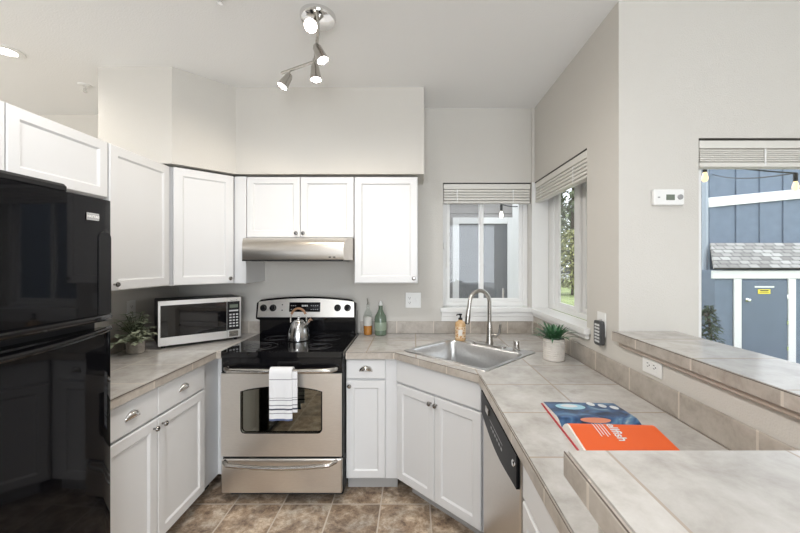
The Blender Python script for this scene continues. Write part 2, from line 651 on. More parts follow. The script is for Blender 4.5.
# windows --------------------------------------------------------------
def window(name, o, ux, w, h, n_in, mull, depth=0.05, fr=0.035, sw=0.028):
    """o: lower-left inner corner seen from the room, ux: width direction, n_in: direction outdoors"""
    root = sroot(name, o)
    ux, n = Vector(ux), Vector(n_in)
    M = Matrix((ux, n, Vector((0, 0, 1)))).transposed().to_4x4()
    M = Matrix.Translation(o) @ M
    b = MB()
    b.box(0, fr, 0, depth, 0, h, 0.003, M)
    b.box(w - fr, w, 0, depth, 0, h, 0.003, M)
    fz_ = min(fr, 0.035)
    b.box(fr, w - fr, 0, depth, 0, fz_, 0.003, M)
    b.box(fr, w - fr, 0, depth, h - fz_, h, 0.003, M)
    b.build('window_frame', trim_m, root)
    sz = min(sw, 0.028)
    for (a, c, y) in ((fr, mull + 0.018, 0.006), (mull - 0.018, w - fr, 0.026)):
        b = MB()
        b.box(a, a + sw, y, y + 0.018, fz_, h - fz_, 0.002, M)
        b.box(c - sw, c, y, y + 0.018, fz_, h - fz_, 0.002, M)
        b.box(a + sw, c - sw, y, y + 0.018, fz_, fz_ + sz, 0.002, M)
        b.box(a + sw, c - sw, y, y + 0.018, h - fz_ - sz, h - fz_, 0.002, M)
        s = b.build('sash', trim_m, root)
        MB().box(a + sw - .002, c - sw + .002, y + 0.007, y + 0.011, fz_ + sz - .002, h - fz_ - sz + .002, 0, M).build('pane', glass_m, s)
    return root, M


r1, M1 = window('window_1', (0.238, 2.952, 1.12), (1, 0, 0), 0.706, 0.999, (0, 1, 0), 0.325)
MB().box(0.010, 0.026, -0.016, 0.0, 0.47, 0.52, 0.003, M1).build('latch', white_m, r1)
r2, M2 = window('window_2', (1.078, 2.852, 1.12), (0, -1, 0), 0.856, 0.999, (1, 0, 0), 0.50, 0.05, 0.11, 0.075)
r3, M3 = window('window_3', (-1.3, -4.09, 0.45), (1, 0, 0), 3.8, 2.10, (0, -1, 0), 1.9)
rd, MD = window('door_1', (1.347, 1.735, 0.0), (1, 0, 0), 1.952, 2.066, (0, 1, 0), 0.95, 0.06, 0.03)


screen_m = bpy.data.materials.new('insect_screen')
screen_m.use_nodes = True
_n = screen_m.node_tree.nodes
_l = screen_m.node_tree.links
_t = _n.new('ShaderNodeBsdfTransparent')
_x = _n.new('ShaderNodeMixShader')
_x.inputs[0].default_value = 0.13
_n['Principled BSDF'].inputs['Base Color'].default_value = (0.10, 0.10, 0.105, 1)
_l.new(_t.outputs[0], _x.inputs[1])
_l.new(_n['Principled BSDF'].outputs[0], _x.inputs[2])
_l.new(_x.outputs[0], _n['Material Output'].inputs[0])
MATS['insect_screen'] = screen_m
MB().box(0.036, 0.345, 0.0455, 0.0465, 0.036, 0.963, 0, M1).build('insect_screen', screen_m, r1)
MB().box(0.485, 0.745, 0.0455, 0.0465, 0.036, 0.963, 0, M2).build('insect_screen', screen_m, r2)
# blinds ---------------------------------------------------------------
def blind(label, o, ux, w, n_room, hrail, stack, nsl, rail_h=0.012, sdepth=0.045):
    """raised horizontal-slat blind, top edge at o.z; n_room points into the room"""
    root = thing('window_blind', label, 'blind', o)
    ux, n = Vector(ux), Vector(n_room)
    M = Matrix.Translation(o) @ Matrix((ux, n, Vector((0, 0, 1)))).transposed().to_4x4()
    MB().box(0, w, -0.004, 0.006, -0.008, 0, 0.001, M).build('top_track', bronze_m, root)
    MB().box(0.002, w - 0.002, -sdepth, 0.004, -0.010 - hrail, -0.009, 0.002, M).build('headrail', blind_m, root)
    z = -0.014 - hrail
    b = MB()
    st = stack / nsl
    for i in range(nsl):
        b.box(0.004, w - 0.004, -sdepth + 0.002 + 0.006 * (i % 2), 0.002, z - st * (i + 0.80), z - st * i, 0.003, M)
    b.build('slats', blind_m, root)
    zb = z - stack
    MB().box(0.003, w - 0.003, -sdepth, 0.004, zb - rail_h - 0.006, zb - 0.002, 0.003, M).build('bottom_rail', blind_m, root)
    for f in (0.16, 0.8):
        MB().box(w * f - 0.004, w * f + 0.004, 0.004, 0.006, zb - rail_h, -0.012 - hrail, 0, M).build('ladder_cord', white_m, root)
    return root, M


bl, BM_ = blind('cream slat blind pulled up over the window behind the sink faucet', (0.240, 2.868, 2.119), (1, 0, 0), 0.70, (0, -1, 0), 0.040, 0.090, 4)
MB().tube([(0.275, 2.88, 2.0), (0.275, 2.88, 1.48)], 0.003, 6).build('cord', white_m, bl)
MB().lathe([(0.0, 0), (0.008, 0.004), (0.009, 0.03), (0.004, 0.045), (0, 0.046)], (0.275, 2.88, 1.44), seg=10).build('cord_tassel', white_m, bl)
blind('cream slat blind pulled up over the narrow side window above the potted plant', (0.972, 2.845, 2.119), (0, -1, 0), 0.846, (-1, 0, 0), 0.040, 0.090, 4)
blind('wide white blind raised at the top of the patio glass door', (1.349, 1.690, 2.066), (1, 0, 0), 1.946, (0, -1, 0), 0.036, 0.060, 6, 0.018)


# ------------------------------------------------------------------ countertops
def edge_run(mb, pts, z0, z1, th=0.008):
    for (x0, y0), (x1, y1) in zip(pts, pts[1:]):
        d = Vector((x1 - x0, y1 - y0, 0))
        L_ = d.length
        a = math.atan2(d.y, d.x)
        M = Matrix.Translation((x0, y0, 0)) @ Matrix.Rotation(a, 4, 'Z')
        mb.box(0, L_, 0, th, z0, z1, 0.0015, M)
    return mb


ET = 0.043
t = thing('countertop', 'left tiled countertop holding the microwave between fridge and range', 'countertop', (-1.56, 2.1, CT - ET))
MB().prism([(XL + 0.001, 1.445), (-1.258, 1.445), (-1.258, 2.272), (-1.192, 2.272), (-1.192, YB - 0.001), (XL + 0.001, YB - 0.001)], CT - ET + 0.002, CT).build('tile_top', tileL_m, t)
edge_run(MB(), [(-1.249, 2.263), (-1.249, 1.445)][::-1], CT - ET, CT - 0.003).build('edge_tile', edget_m, t)
MB().box(-1.257, -1.192, 2.263, 2.2715, CT - ET, CT - 0.003, 0.0015).build('edge_tile', edget_m, t)
MB().box(-1.2495, -1.2465, 1.445, 2.265, CT - 0.0030, CT - 0.0005).build('edge_shadow_strip', edge_m, t)
t = thing('countertop', 'angled tiled countertop around the steel sink, running to the raised peninsula', 'countertop', (0.4, 2.0, CT - ET))
SX, SY = 0.352, 2.268
d1, d2 = Vector((1, -1, 0)).normalized(), Vector((1, 1, 0)).normalized()


def sk(a, c, z=0.0):
    """sink frame: a along the front edge (rightwards), c towards the wall corner"""
    v = Vector((SX, SY, 0)) + d1 * a + d2 * c
    return (v.x, v.y, z)


hole = [sk(a, c)[:2] for a, c in ((-0.295, -0.26), (0.295, -0.26), (0.295, 0.245), (-0.295, 0.245))]
out = [(-0.427, 2.256), (-0.1153, 2.256), (0.338, 1.8065), (0.338, 0.585), (0.9565, 0.585), (0.9565, YB - 0.0125), (-0.427, YB - 0.0125)]
MB().ring(out, hole, CT - ET + 0.002, CT).build('tile_top', tileR_m, t)
P = [(-0.427, 2.2475), (-0.119, 2.2475), (0.329, 1.803), (0.329, 0.585)]
edge_run(MB(), P, CT - ET, CT - 0.003).build('edge_tile', edget_m, t)
edge_run(MB(), P, CT - 0.003, CT - 0.0005, 0.003).build('edge_shadow_strip', edge_m, t)
ZB = 1.157
t = thing('bar_top', 'raised tiled bar ledge beneath the thermostat and patio door', 'bar top', (1.08, 1.1, ZB - ET))
MB().box(0.945, 1.235, 0.618, 1.684, ZB - ET + 0.002, ZB).build('tile_top', tileB_m, t)
edge_run(MB(), [(0.936, 1.684), (0.936, 0.618)], ZB - ET, ZB - 0.003, 0.0085).build('edge_tile', edget_m, t)
edge_run(MB(), [(0.936, 1.684), (0.936, 0.618)], ZB - 0.003, ZB - 0.0002, 0.003).build('edge_shadow_strip', edge_m, t)
MB().box(0.935, 0.945, 1.6842, 1.686, ZB - ET, ZB - 0.002).build('end_grout', mat('grout_light', (0.62, 0.56, 0.49), 0.8), t)
t = thing('peninsula_top', 'raised tiled peninsula slab in the near right foreground', 'bar top', (0.75, 0.4, ZB - ET))
MB().box(0.267, 1.235, 0.18, 0.6155, ZB - ET + 0.002, ZB).build('tile_top', tileP_m, t)
edge_run(MB(), [(0.258, 0.6155), (0.258, 0.18)], ZB - ET, ZB - 0.003, 0.0088).build('edge_tile', edget_m, t)
edge_run(MB(), [(0.258, 0.6155), (0.258, 0.18)], ZB - 0.003, ZB - 0.0002, 0.003).build('edge_shadow_strip', edge_m, t)


# ------------------------------------------------------------------ cabinets
def panel_door_mb(x0, x1, z0, z1, th=0.02, fr=0.05, rec=0.009):
    b = MB()
    bm = b.bm
    y0 = -th

    def rect(ix, y, c=0):
        return [bm.verts.new(p) for p in ((x0 + ix, y, z0 + ix), (x1 - ix, y, z0 + ix), (x1 - ix, y, z1 - ix), (x0 + ix, y, z1 - ix))]
    loops = [rect(0, -0.0005), rect(0, y0 + 0.004), rect(0.004, y0), rect(fr, y0), rect(fr + 0.009, y0 + rec), rect(fr + 0.012, y0 + rec)]
    for a, c in zip(loops, loops[1:]):
        for i in range(4):
            bm.faces.new((a[i], a[(i + 1) % 4], c[(i + 1) % 4], c[i]))
    bm.faces.new(loops[-1])
    bm.faces.new(list(reversed(loops[0])))
    return b


KNOB = [(0.005, 0), (0.005, 0.010), (0.0075, 0.014), (0.0125, 0.018), (0.0135, 0.022), (0.0105, 0.027), (0.0, 0.029)]


def knob(parent, x, z, y=-0.02):
    return MB().lathe(KNOB, (x, y, z), (0, -1, 0), 16).build('knob', knob_m, parent, local=True)


def door(root, x0, x1, z0, z1, kx=None, kz=None, fr=0.05, m=None):
    d = panel_door_mb(x0, x1, z0, z1, fr=fr).build('door', m or cab_m, root, local=True, smooth=False)
    if kx is not None:
        knob(d, kx, kz)
    return d


def cup_pull(parent, x, z, y=-0.02, w=0.043, h=0.036):
    b = MB()
    nu, nv = 14, 7

    def fn(u, v):
        a = PI * u
        e = PI / 2 * v
        # quarter-dome: open below
        rx = w * math.cos(a)
        top = math.sin(a)
        return ((x + rx * math.cos(e * 0.98)), y - 0.026 * math.sin(e) * (0.35 + 0.65 * top), z - 0.012 + h * top * math.cos(e * 0.75))
    b.grid(fn, nu, nv)
    b.box(x - w, x + w, y - 0.003, y + 0.0003, z - 0.014, z - 0.010)
    o = b.build('cup_pull', pull_m, parent, local=True)
    md = o.modifiers.new('thick', 'SOLIDIFY')
    md.thickness = 0.002
    return o


def drawer(root, x0, x1, z0, z1, pull=True):
    d = MB().box(x0, x1, -0.02, -0.0005, z0, z1, 0.0045).build('drawer', cab_m, root, local=True)
    if pull:
        cup_pull(d, (x0 + x1) / 2, (z0 + z1) / 2)
    return d


BT = CT - ET       # top of the base cabinets
# left run: local x = +Y, local y = -X
t = thing('base_cabinet', 'white base cabinet with two drawers and two doors beside the black fridge', 'cabinet', (-1.289, 1.45, 0), R(90))
wd = 2.176 - 1.45
b = MB()
b.box(0, wd + 0.199, 0, 0.588, 0.085, BT - 0.001)
b.box(wd + 0.181, wd + 0.199, -0.088, -0.0005, 0.085, BT - 0.001)
b.build('body', cab_m, t, local=True)
MB().box(0, wd + 0.19, 0.065, 0.58, 0, 0.084).build('toe_kick', dark_m, t, local=True)
sx = 1.775 - 1.45
for (a, c, kx) in ((0.004, sx - 0.002, sx - 0.030), (sx + 0.002, wd, sx + 0.030)):
    drawer(t, a, c, 0.720, 0.862)
    door(t, a, c, 0.092, 0.708, kx, 0.668)
# right of the range
t = thing('base_cabinet', 'narrow white base cabinet with one drawer and door right of the range', 'cabinet', (-0.43, 2.2875, 0), 0)
MB().box(0.0, 0.325, 0, 0.57, 0.10, BT - 0.001).build('body', cab_m, t, local=True)
MB().box(0.0, 0.325, 0.07, 0.56, 0, 0.099).build('toe_kick', toe_m, t, local=True)
drawer(t, 0.004, 0.252, 0.743, 0.864)
door(t, 0.004, 0.252, 0.112, 0.730, 0.026, 0.700, fr=0.045)
# diagonal sink base
A_ = Vector((-0.098, 2.2825))
t = thing('base_cabinet', 'angled white sink base cabinet with two doors under the steel sink', 'cabinet', (A_.x, A_.y, 0), R(-45))
SW = 0.648
Bx, By = A_.x + SW * 0.70711, A_.y - SW * 0.70711
b = MB()
b.box(0.0, SW, 0.0, 0.02, 0.10, BT - 0.001)
b.build('body', cab_m, t, local=True)
MB().prism([(A_.x - 0.006, A_.y + 0.01), (A_.x + 0.012, A_.y + 0.02), (A_.x + 0.012, 2.85), (A_.x - 0.006, 2.85)], 0.10, BT - 0.001).build('side_panel', cab_m, t)
MB().prism([(Bx + 0.015, By + 0.003), (0.95, By + 0.003), (0.95, By + 0.02), (Bx + 0.015, By + 0.02)], 0.10, BT - 0.001).build('side_panel', cab_m, t)
MB().box(0.05, SW - 0.05, 0.08, 0.10, 0, 0.0985).build('toe_kick', toe_m, t, local=True)
MB().box(0.004, SW - 0.004, -0.02, -0.0005, 0.725, 0.866, 0.0045).build('false_drawer_front', cab_m, t, local=True)
door(t, 0.008, SW / 2 - 0.002, 0.112, 0.714, SW / 2 - 0.022, 0.672, fr=0.05)
door(t, SW / 2 + 0.002, SW - 0.006, 0.112, 0.714, SW / 2 + 0.022, 0.672, fr=0.05)
# right run near cabinet: local x = -Y, local y = +X
t = thing('base_cabinet', 'white base cabinet under the counter between dishwasher and peninsula', 'cabinet', (0.369, 1.148, 0), R(-90))
MB().box(0, 0.56, 0, 0.58, 0.10, BT - 0.001).build('body', cab_m, t, local=True)
MB().box(0, 0.56, 0.07, 0.57, 0, 0.099).build('toe_kick', toe_m, t, local=True)
drawer(t, 0.004, 0.556, 0.730, 0.864, pull=False)
door(t, 0.004, 0.556, 0.112, 0.718, 0.53, 0.68)
# upper cabinets -------------------------------------------------------
UB, UT = 1.332, 2.092
XU = -1.5455
t = thing('wall_cabinet', 'short white wall cabinet with two doors directly above the black fridge', 'cabinet', (XU - 0.02, 0.905, 1.805), R(90))
MB().box(0, 0.907, 0, 0.312, 0, UT - 1.805).build('body', cab_m, t, local=True)
door(t, 0.004, 0.449, 0.003, UT - 1.805 - 0.003, fr=0.045)
door(t, 0.453, 0.903, 0.003, UT - 1.805 - 0.003, fr=0.045)
t = thing('wall_cabinet', 'tall single-door white wall cabinet on the left wall right of the fridge', 'cabinet', (XU - 0.02, 1.816, UB), R(90))
MB().box(0, 0.452, 0, 0.312, 0, UT - UB).build('body', cab_m, t, local=True)
door(t, 0.003, 0.450, 0.003, UT - UB - 0.003, 0.028, 0.035)
t = thing('wall_cabinet', 'diagonal white corner wall cabinet above the microwave', 'cabinet', (XU, 2.273, UB), R(45))
L_ = math.hypot(-1.268 + 1.5455, 2.538 - 2.273)
o_ = 0.02 * 0.7071
b = MB()
b.prism([(-1.876, 2.2725), (-1.567, 2.2725), (-1.567 + 0.008, 2.285), (-1.282, 2.5585), (-1.189, 2.5585), (-1.189, 2.862), (-1.876, 2.862)], UB, UT)
b.build('body', cab_m, t)
MB().box(-1.268, -1.189, 2.540, 2.5583, UB, UT).build('filler_strip', cab_m, t)
d = panel_door_mb(0.012, L_ - 0.012, 0.003, UT - UB - 0.003).build('door', cab_m, t, local=True, smooth=False)
knob(d, L_ - 0.038, 0.038)
t = thing('wall_cabinet', 'short white wall cabinet with a pair of doors above the range hood', 'cabinet', (-1.187, 2.558, 1.656), 0)
MB().box(0, 0.764, 0, 0.304, 0, UT - 1.656).build('body', cab_m, t, local=True)
door(t, 0.003, 0.381, 0.003, UT - 1.656 - 0.003, 0.358, 0.032, fr=0.045)
door(t, 0.385, 0.762, 0.003, UT - 1.656 - 0.003, 0.408, 0.032, fr=0.045)
t = thing('wall_cabinet', 'tall white wall cabinet to the right of the range hood by the window', 'cabinet', (-0.421, 2.558, UB), 0)
MB().box(0, 0.452, 0, 0.304, 0, UT - UB).build('body', cab_m, t, local=True)
door(t, 0.003, 0.450, 0.003, UT - UB - 0.003, 0.424, 0.036, fr=0.048)

# ------------------------------------------------------------------ fridge
def rrect0(hx0, hx1, hy0, hy1, r, n=5):
    pts = []
    for cx_, cy_, a0 in ((hx1 - r, hy1 - r, 0), (hx0 + r, hy1 - r, 90), (hx0 + r, hy0 + r, 180), (hx1 - r, hy0 + r, 270)):
        for k in range(n):
            a = R(a0 + 90 * k / (n - 1))
            pts.append((cx_ + r * math.cos(a), cy_ + r * math.sin(a)))
    return pts


FX, FY0, FY1, FT = -1.203, 0.66, 1.428, 1.726
t = thing('refrigerator', 'glossy black top-freezer refrigerator at the left edge', 'refrigerator', (-1.5, 1.04, 0))
MB().box(-1.865, FX - 0.062, FY0 + 0.004, FY1 - 0.004, 0.02, FT - 0.008, 0.006).build('body', blackmat_m, t)


def fdoor(z0, z1):
    n = 40
    pts = []
    for i in range(n + 1):
        u = i / n
        y = FY0 + (FY1 - FY0) * u
        x = FX - 0.004 + 0.004 * (1 - (2 * u - 1) ** 4) - (0.004 * max(0, 1 - min(u, 1 - u) / 0.02) ** 2)
        pts.append((x, y))
    poly = [(FX - 0.058, FY1), (FX - 0.058, FY0)] + pts
    return MB().prism(poly, z0, z1)


fz = fdoor(1.252, FT).build('freezer_door', fridge_m, t)
fd = fdoor(0.09, 1.222).build('fridge_door', fridge_m, t)
for dr, z, dz in ((fz, 1.268, 0.016), (fd, 1.200, -0.014)):
    pts = []
    for i in range(17):
        u = i / 16
        y = FY0 + 0.01 + (FY1 - FY0 - 0.02) * u
        pts.append((FX - 0.004 + 0.020 * math.sin(PI * u) ** 0.5, y, z + (0.020 * (1 - math.sin(PI * u)) if dz < 0 else 0)))
    MB().tube(pts, 0.011, 10).build('grip', black_m, dr)
b = MB()
b.prism(rrect0(1.366, 1.421, 1.262, 1.600, 0.024), FX - 0.02, FX + 0.0015, Matrix(((0, 0, 1, 0), (1, 0, 0, 0), (0, 1, 0, 0), (0, 0, 0, 1))))
b.build('door_handle', blackmat_m, fz)
MB().box(-1.52, FX - 0.012, 0.70, 1.262, FT - 0.004, FT + 0.030, 0.010).build('hinge_cover', blackmat_m, t)
MB().box(-1.80, FX - 0.05, FY0 + 0.03, FY1 - 0.03, 0.0, 0.08).build('base_grille', dark_m, t)
Mb = frameM((FX + 0.0012, 1.339, 1.652), (0, 1, 0), (0, 0, 1))
bd = MB().box(-0.026, 0.026, -0.014, 0.014, -0.001, 0.002, 0.0012, Mb).build('badge', chrome_m, fz)
MB().box(-0.023, 0.023, -0.011, 0.011, 0.002, 0.0026, 0, Mb).build('badge_field', grey_m, bd)
text_into(MB(), 'MAYTAG', 0.0125, Mb @ Matrix.Translation((0, 0, 0.0028)), 0.0003, True).build('lettering', white_m, bd)

# ------------------------------------------------------------------ range
RX0, RX1, RY = -1.188, -0.431, 2.192
RC = (RX0 + RX1) / 2
CK = 0.932
t = thing('kitchen_range', 'stainless steel electric range with black glass cooktop', 'range', (RC, 2.5, 0))
b = MB()
b.box(RX0 + 0.004, RX1 - 0.004, RY + 0.032, 2.84, 0.045, CK - 0.012)
b.build('body', blackmat_m, t)
MB().box(RX0 + 0.02, RX1 - 0.02, RY + 0.09, 2.80, 0.0, 0.0445).build('base', dark_m, t)
b = MB()
b.prism([(RX0, RY + 0.012), (RX0 + 0.01, RY - 0.004), (RX1 - 0.01, RY - 0.004), (RX1, RY + 0.012), (RX1, 2.76), (RX0, 2.76)], CK - 0.034, CK)
ck = b.build('cooktop', cookglass_m, t)
for (x, y, r) in ((RC - 0.19, 2.34, 0.105), (RC + 0.19, 2.34, 0.085), (RC - 0.18, 2.60, 0.085), (RC + 0.18, 2.60, 0.10)):
    b = MB()
    n = 40
    for rr in (r, r * 0.62):
        b.tube([(x + rr * math.cos(2 * PI * i / n), y + rr * math.sin(2 * PI * i / n), CK + 0.0002) for i in range(n)], 0.0012, 4, closed=True)
    b.build('burner_ring', ring_m, ck)
MB().box(RX0 + 0.006, RX1 - 0.006, RY + 0.006, RY + 0.030, 0.808, CK - 0.036, 0.004).build('vent_panel', black_m, t)
# oven door: black rim, stainless skin, window, handle
od = MB().box(RX0 + 0.004, RX1 - 0.004, RY + 0.008, RY + 0.030, 0.287, 0.806, 0.003).build('oven_door', blackmat_m, t)
# skin with arched opening
wx0, wx1, wz0, wz1 = RX0 + 0.132, RX0 + 0.626, 0.436, 0.690
inner = []
n = 12
cr_ = 0.025
for cx_, cz_, a0 in ((wx0 + cr_, wz0 + cr_, 180), (wx1 - cr_, wz0 + cr_, 270)):
    for k in range(5):
        a = R(a0 + 90 * k / 4)
        inner.append((cx_ + cr_ * math.cos(a), cz_ + cr_ * math.sin(a)))
for k in range(n + 1):
    u = k / n
    inner.append((wx1 - 0.0 - (wx1 - wx0) * u, wz1 + 0.030 * math.sin(PI * u) ** 0.8))
outer = [(RX0 + 0.009, 0.292), (RX1 - 0.009, 0.292), (RX1 - 0.009, 0.800), (RX0 + 0.009, 0.800)]
b = MB()
b.ring(outer, inner, 0.0, 0.012)
bmesh.ops.transform(b.bm, matrix=Matrix(((1, 0, 0, 0), (0, 0, 1, RY - 0.004), (0, 1, 0, 0), (0, 0, 0, 1))), verts=b.bm.verts[:])
b.build('steel_skin', steel_m, od)
gl = MB().box(wx0 - 0.004, wx1 + 0.004, RY + 0.0045, RY + 0.0075, wz0 - 0.004, wz1 + 0.036).build('oven_window', ovenglass_m, od)
b = MB()
b.tube([(x, RY - 0.0045, z) for x, z in inner], 0.004, 6, closed=True)
b.build('window_gasket', black_m, od)


def bar_handle(x0, x1, z, out_, sag, r, parent, m):
    pts = [(x0, RY - 0.004, z)]
    for i in range(21):
        u = i / 20
        e = min(1, min(u, 1 - u) / 0.06)
        pts.append((x0 + (x1 - x0) * u, RY - 0.012 - out_ * math.sin(e * PI / 2), z - sag * (1 - (2 * u - 1) ** 2)))
    pts.append((x1, RY - 0.004, z))
    return MB().tube(pts, r, 12).build('handle', m, parent)


bar_handle(RX0 + 0.044, RX1 - 0.044, 0.832, 0.040, 0.004, 0.0160, od, nickel_m)
dr = MB().box(RX0 + 0.008, RX1 - 0.008, RY - 0.002, RY + 0.030, 0.064, 0.274, 0.006).build('warming_drawer', steel_m, t)
bar_handle(RX0 + 0.034, RX1 - 0.044, 0.263, 0.030, 0.021, 0.0125, dr, nickel_m)
# backguard
b = MB()
n = 24
top = []
for i in range(n + 1):
    u = i / n
    x = RX0 - 0.0 + (RX1 - RX0) * u
    e = min(1, min(u, 1 - u) / 0.045)
    top.append((x, 1.195 + 0.028 * (1 - (2 * u - 1) ** 2) - 0.022 * (1 - math.sin(e * PI / 2))))
poly = [(RX0, 1.055), (RX0 + 0.03, 1.045), (RX1 - 0.03, 1.045), (RX1, 1.055)] + list(reversed(top))
TILT = Matrix.Translation((-0.006, 2.705, 1.045)) @ Matrix.Rotation(R(-9), 4, 'X') @ Matrix(((1, 0, 0, 0), (0, 0, 1, 0), (0, 1, 0, -1.045), (0, 0, 0, 1)))
b.prism(poly, 0.0, 0.05, TILT)
b.box(RX0 + 0.012, RX1 - 0.012, 2.735, 2.84, CK - 0.02, 1.10)
b.box(RX0 + 0.03, RX1 - 0.03, 2.725, 2.76, CK - 0.012, CK + 0.03, 0.01)
bgd = b.build('backguard', black_m, t)
cp = []
for i in range(n + 1):
    u = i / n
    cp.append((RX0 + 0.016 + (RX1 - RX0 - 0.032) * u, 1.182 + 0.026 * (1 - (2 * u - 1) ** 2)))
poly = [(RX0 + 0.012, 1.066), (RX1 - 0.012, 1.066)] + list(reversed(cp))
pn = MB().prism(poly, -0.004, -0.0005, TILT).build('control_panel', steel_m, bgd)
dp = MB().box(RC - 0.128, RC + 0.108, 1.106, 1.178, -0.007, -0.0042, 0.002, TILT @ Matrix(((1, 0, 0, 0), (0, 1, 0, 0), (0, 0, 1, 0), (0, 0, 0, 1)))).build('display', black_m, bgd)
TF = TILT @ Matrix.Translation((-0.010, 0, -0.0073))
for i in range(4):
    MB().box(RC - 0.022 + i * 0.012, RC - 0.014 + i * 0.012, 1.146, 1.158, 0, 0.0003, 0, TF).build('digit', key_m, dp)
for x in (-0.10, -0.085, -0.07, 0.05, 0.066, 0.082, 0.098):
    for z in (1.122, 1.150):
        MB().box(RC + x - 0.004, RC + x + 0.004, z, z + 0.005, 0, 0.0003, 0, TF).build('touch_key', grey_m, dp)
for x in (-1.132, -1.060, -0.570, -0.494):
    kb = MB()
    p = TILT @ Vector((x, 1.136, -0.0045))
    ax = (TILT.to_3x3() @ Vector((0, 0, -1)))
    kb.lathe([(0.026, 0), (0.026, 0.004), (0.021, 0.008), (0.019, 0.022), (0.0, 0.023)], p, ax, 20)
    kb.box(x - 0.0045, x + 0.0045, 1.136 - 0.02, 1.136 + 0.02, -0.032, -0.026, 0.001, TILT)
    kb.build('knob', black_m, bgd)
for z in (1.118, 1.160):
    MB().lathe([(0.005, 0), (0.005, 0.003), (0, 0.003)], TILT @ Vector((-0.990, z, -0.0045)), TILT.to_3x3() @ Vector((0, 0, -1)), 10).build('indicator_light', dark_m, bgd)

# towel on the oven handle ---------------------------------------------
tw, twnt, twb, N, L = nm('towel_cloth')
tc = N.new('ShaderNodeNewGeometry')
sp = N.new('ShaderNodeSeparateXYZ')
L.new(tc.outputs['Position'], sp.inputs[0])
cr = N.new('ShaderNodeValToRGB')
cr.color_ramp.interpolation = 'CONSTANT'
mr = N.new('ShaderNodeMapRange')
mr.inputs['From Min'].default_value = 0.50
mr.inputs['From Max'].default_value = 0.86
L.new(sp.outputs[2], mr.inputs['Value'])
L.new(mr.outputs[0], cr.inputs[0])
el = cr.color_ramp.elements
wc, gc, dc = (0.74, 0.74, 0.75, 1), (0.20, 0.20, 0.22, 1), (0.07, 0.075, 0.10, 1)


def zz(z):
    return (z - 0.50) / 0.36


stops = [(0.0, wc), (zz(0.545), (0.10, 0.13, 0.24, 1)), (zz(0.556), wc), (zz(0.585), gc), (zz(0.589), wc), (zz(0.606), dc), (zz(0.616), wc), (zz(0.632), gc), (zz(0.637), wc), (zz(0.662), gc), (zz(0.666), wc), (zz(0.676), gc), (zz(0.680), wc), (zz(0.785), gc), (zz(0.789), wc)]
el[0].position, el[0].color = stops[0]
el[1].position, el[1].color = stops[1]
for p_, c_ in stops[2:]:
    k = el.new(p_)
    k.color = c_
L.new(cr.outputs[0], twb.inputs['Base Color'])
twb.inputs['Roughness'].default_value = 0.95
wv = N.new('ShaderNodeTexNoise')
wv.inputs['Scale'].default_value = 400
L.new(tc.outputs['Position'], wv.inputs['Vector'])
bp = N.new('ShaderNodeBump')
bp.inputs['Strength'].default_value = 0.5
bp.inputs['Distance'].default_value = 0.002
L.new(wv.outputs[0], bp.inputs['Height'])
L.new(bp.outputs[0], twb.inputs['Normal'])
HY, HZ = RY - 0.052, 0.830


def towel_fn(x0, x1, lf, lb, rr, ph):
    def fn(u, v):
        tot = lf + lb + PI * rr
        s_ = v * tot
        x = x0 + (x1 - x0) * u
        if s_ < lf:
            y, z, n = HY - rr, HZ - lf + s_, (0, -1, 0)
            wv_ = 0.006 * math.sin(u * 9 + ph) * (1 - s_ / lf)
            y -= max(0, wv_) + 0.001
            x += 0.004 * (1 - s_ / lf) * math.sin(ph + 2)
        elif s_ < lf + PI * rr:
            a = (s_ - lf) / rr
            y, z, n = HY - rr * math.cos(a), HZ + rr * math.sin(a), (0, -math.cos(a), math.sin(a))
        else:
            y, z, n = HY + rr, HZ - (s_ - lf - PI * rr), (0, 1, 0)
        return (x, y, z), n
    return fn


b = MB()
b.sheet(towel_fn(-0.854, -0.719, 0.285, 0.20, 0.0225, 0.5), 14, 44, 0.006)
o = b.build('dish_towel', tw)
tag(o, 'white dish towel with dark stripes hanging over the oven door handle', 'towel')
b = MB()
b.sheet(lambda u, v: ((-0.730 + 0.040 * u, HY - 0.0115 - 0.0022 - 0.002 * math.sin(u * 3), HZ - 0.242 + 0.244 * v), (0, -1, 0)), 6, 30, 0.004)
bk = b.build('back_fold', tw, o)

kettle_m = mat('kettle_steel', (0.52, 0.52, 0.52), 0.16, 1.0, noise=0.1, nscale=40)
# kettle ----------------------------------------------------------------
KX, KY = -0.813, 2.53
t = thing('kettle', 'shiny stainless steel kettle with wooden handle on the cooktop', 'kettle', (KX, KY, CK))
MB().lathe([(0.0, 0.001), (0.070, 0.001), (0.074, 0.006), (0.074, 0.014), (0.0735, 0.03), (0.070, 0.06), (0.062, 0.09), (0.050, 0.115), (0.036, 0.130), (0.033, 0.133)], (KX, KY, CK), seg=32).build('body', kettle_m, t)
MB().lathe([(0.034, 0.1325), (0.030, 0.138), (0.012, 0.143), (0.008, 0.150), (0.012, 0.158), (0.010, 0.165), (0, 0.168)], (KX, KY, CK), seg=20).build('lid', chrome_m, t)
ang = R(-8)
hx, hy = math.cos(ang), math.sin(ang)
pts = []
for i in range(19):
    a = PI * (i / 18)
    pts.append((KX - hx * 0.060 * math.cos(a) * (1.0), KY - hy * 0.06 * math.cos(a), CK + 0.125 + 0.098 * math.sin(a) ** 0.75))
MB().tube(pts[3:-3], 0.0085, 10).build('wooden_grip', wood_m, t)
for q in (pts[:4], pts[-4:]):
    MB().tube(q, 0.005, 8).build('handle_bracket', chrome_m, t)
MB().tube([(KX + 0.045, KY - 0.02, CK + 0.095), (KX + 0.070, KY - 0.031, CK + 0.118), (KX + 0.086, KY - 0.038, CK + 0.137)], [0.017, 0.012, 0.009], 12).build('spout', chrome_m, t)
b = MB()
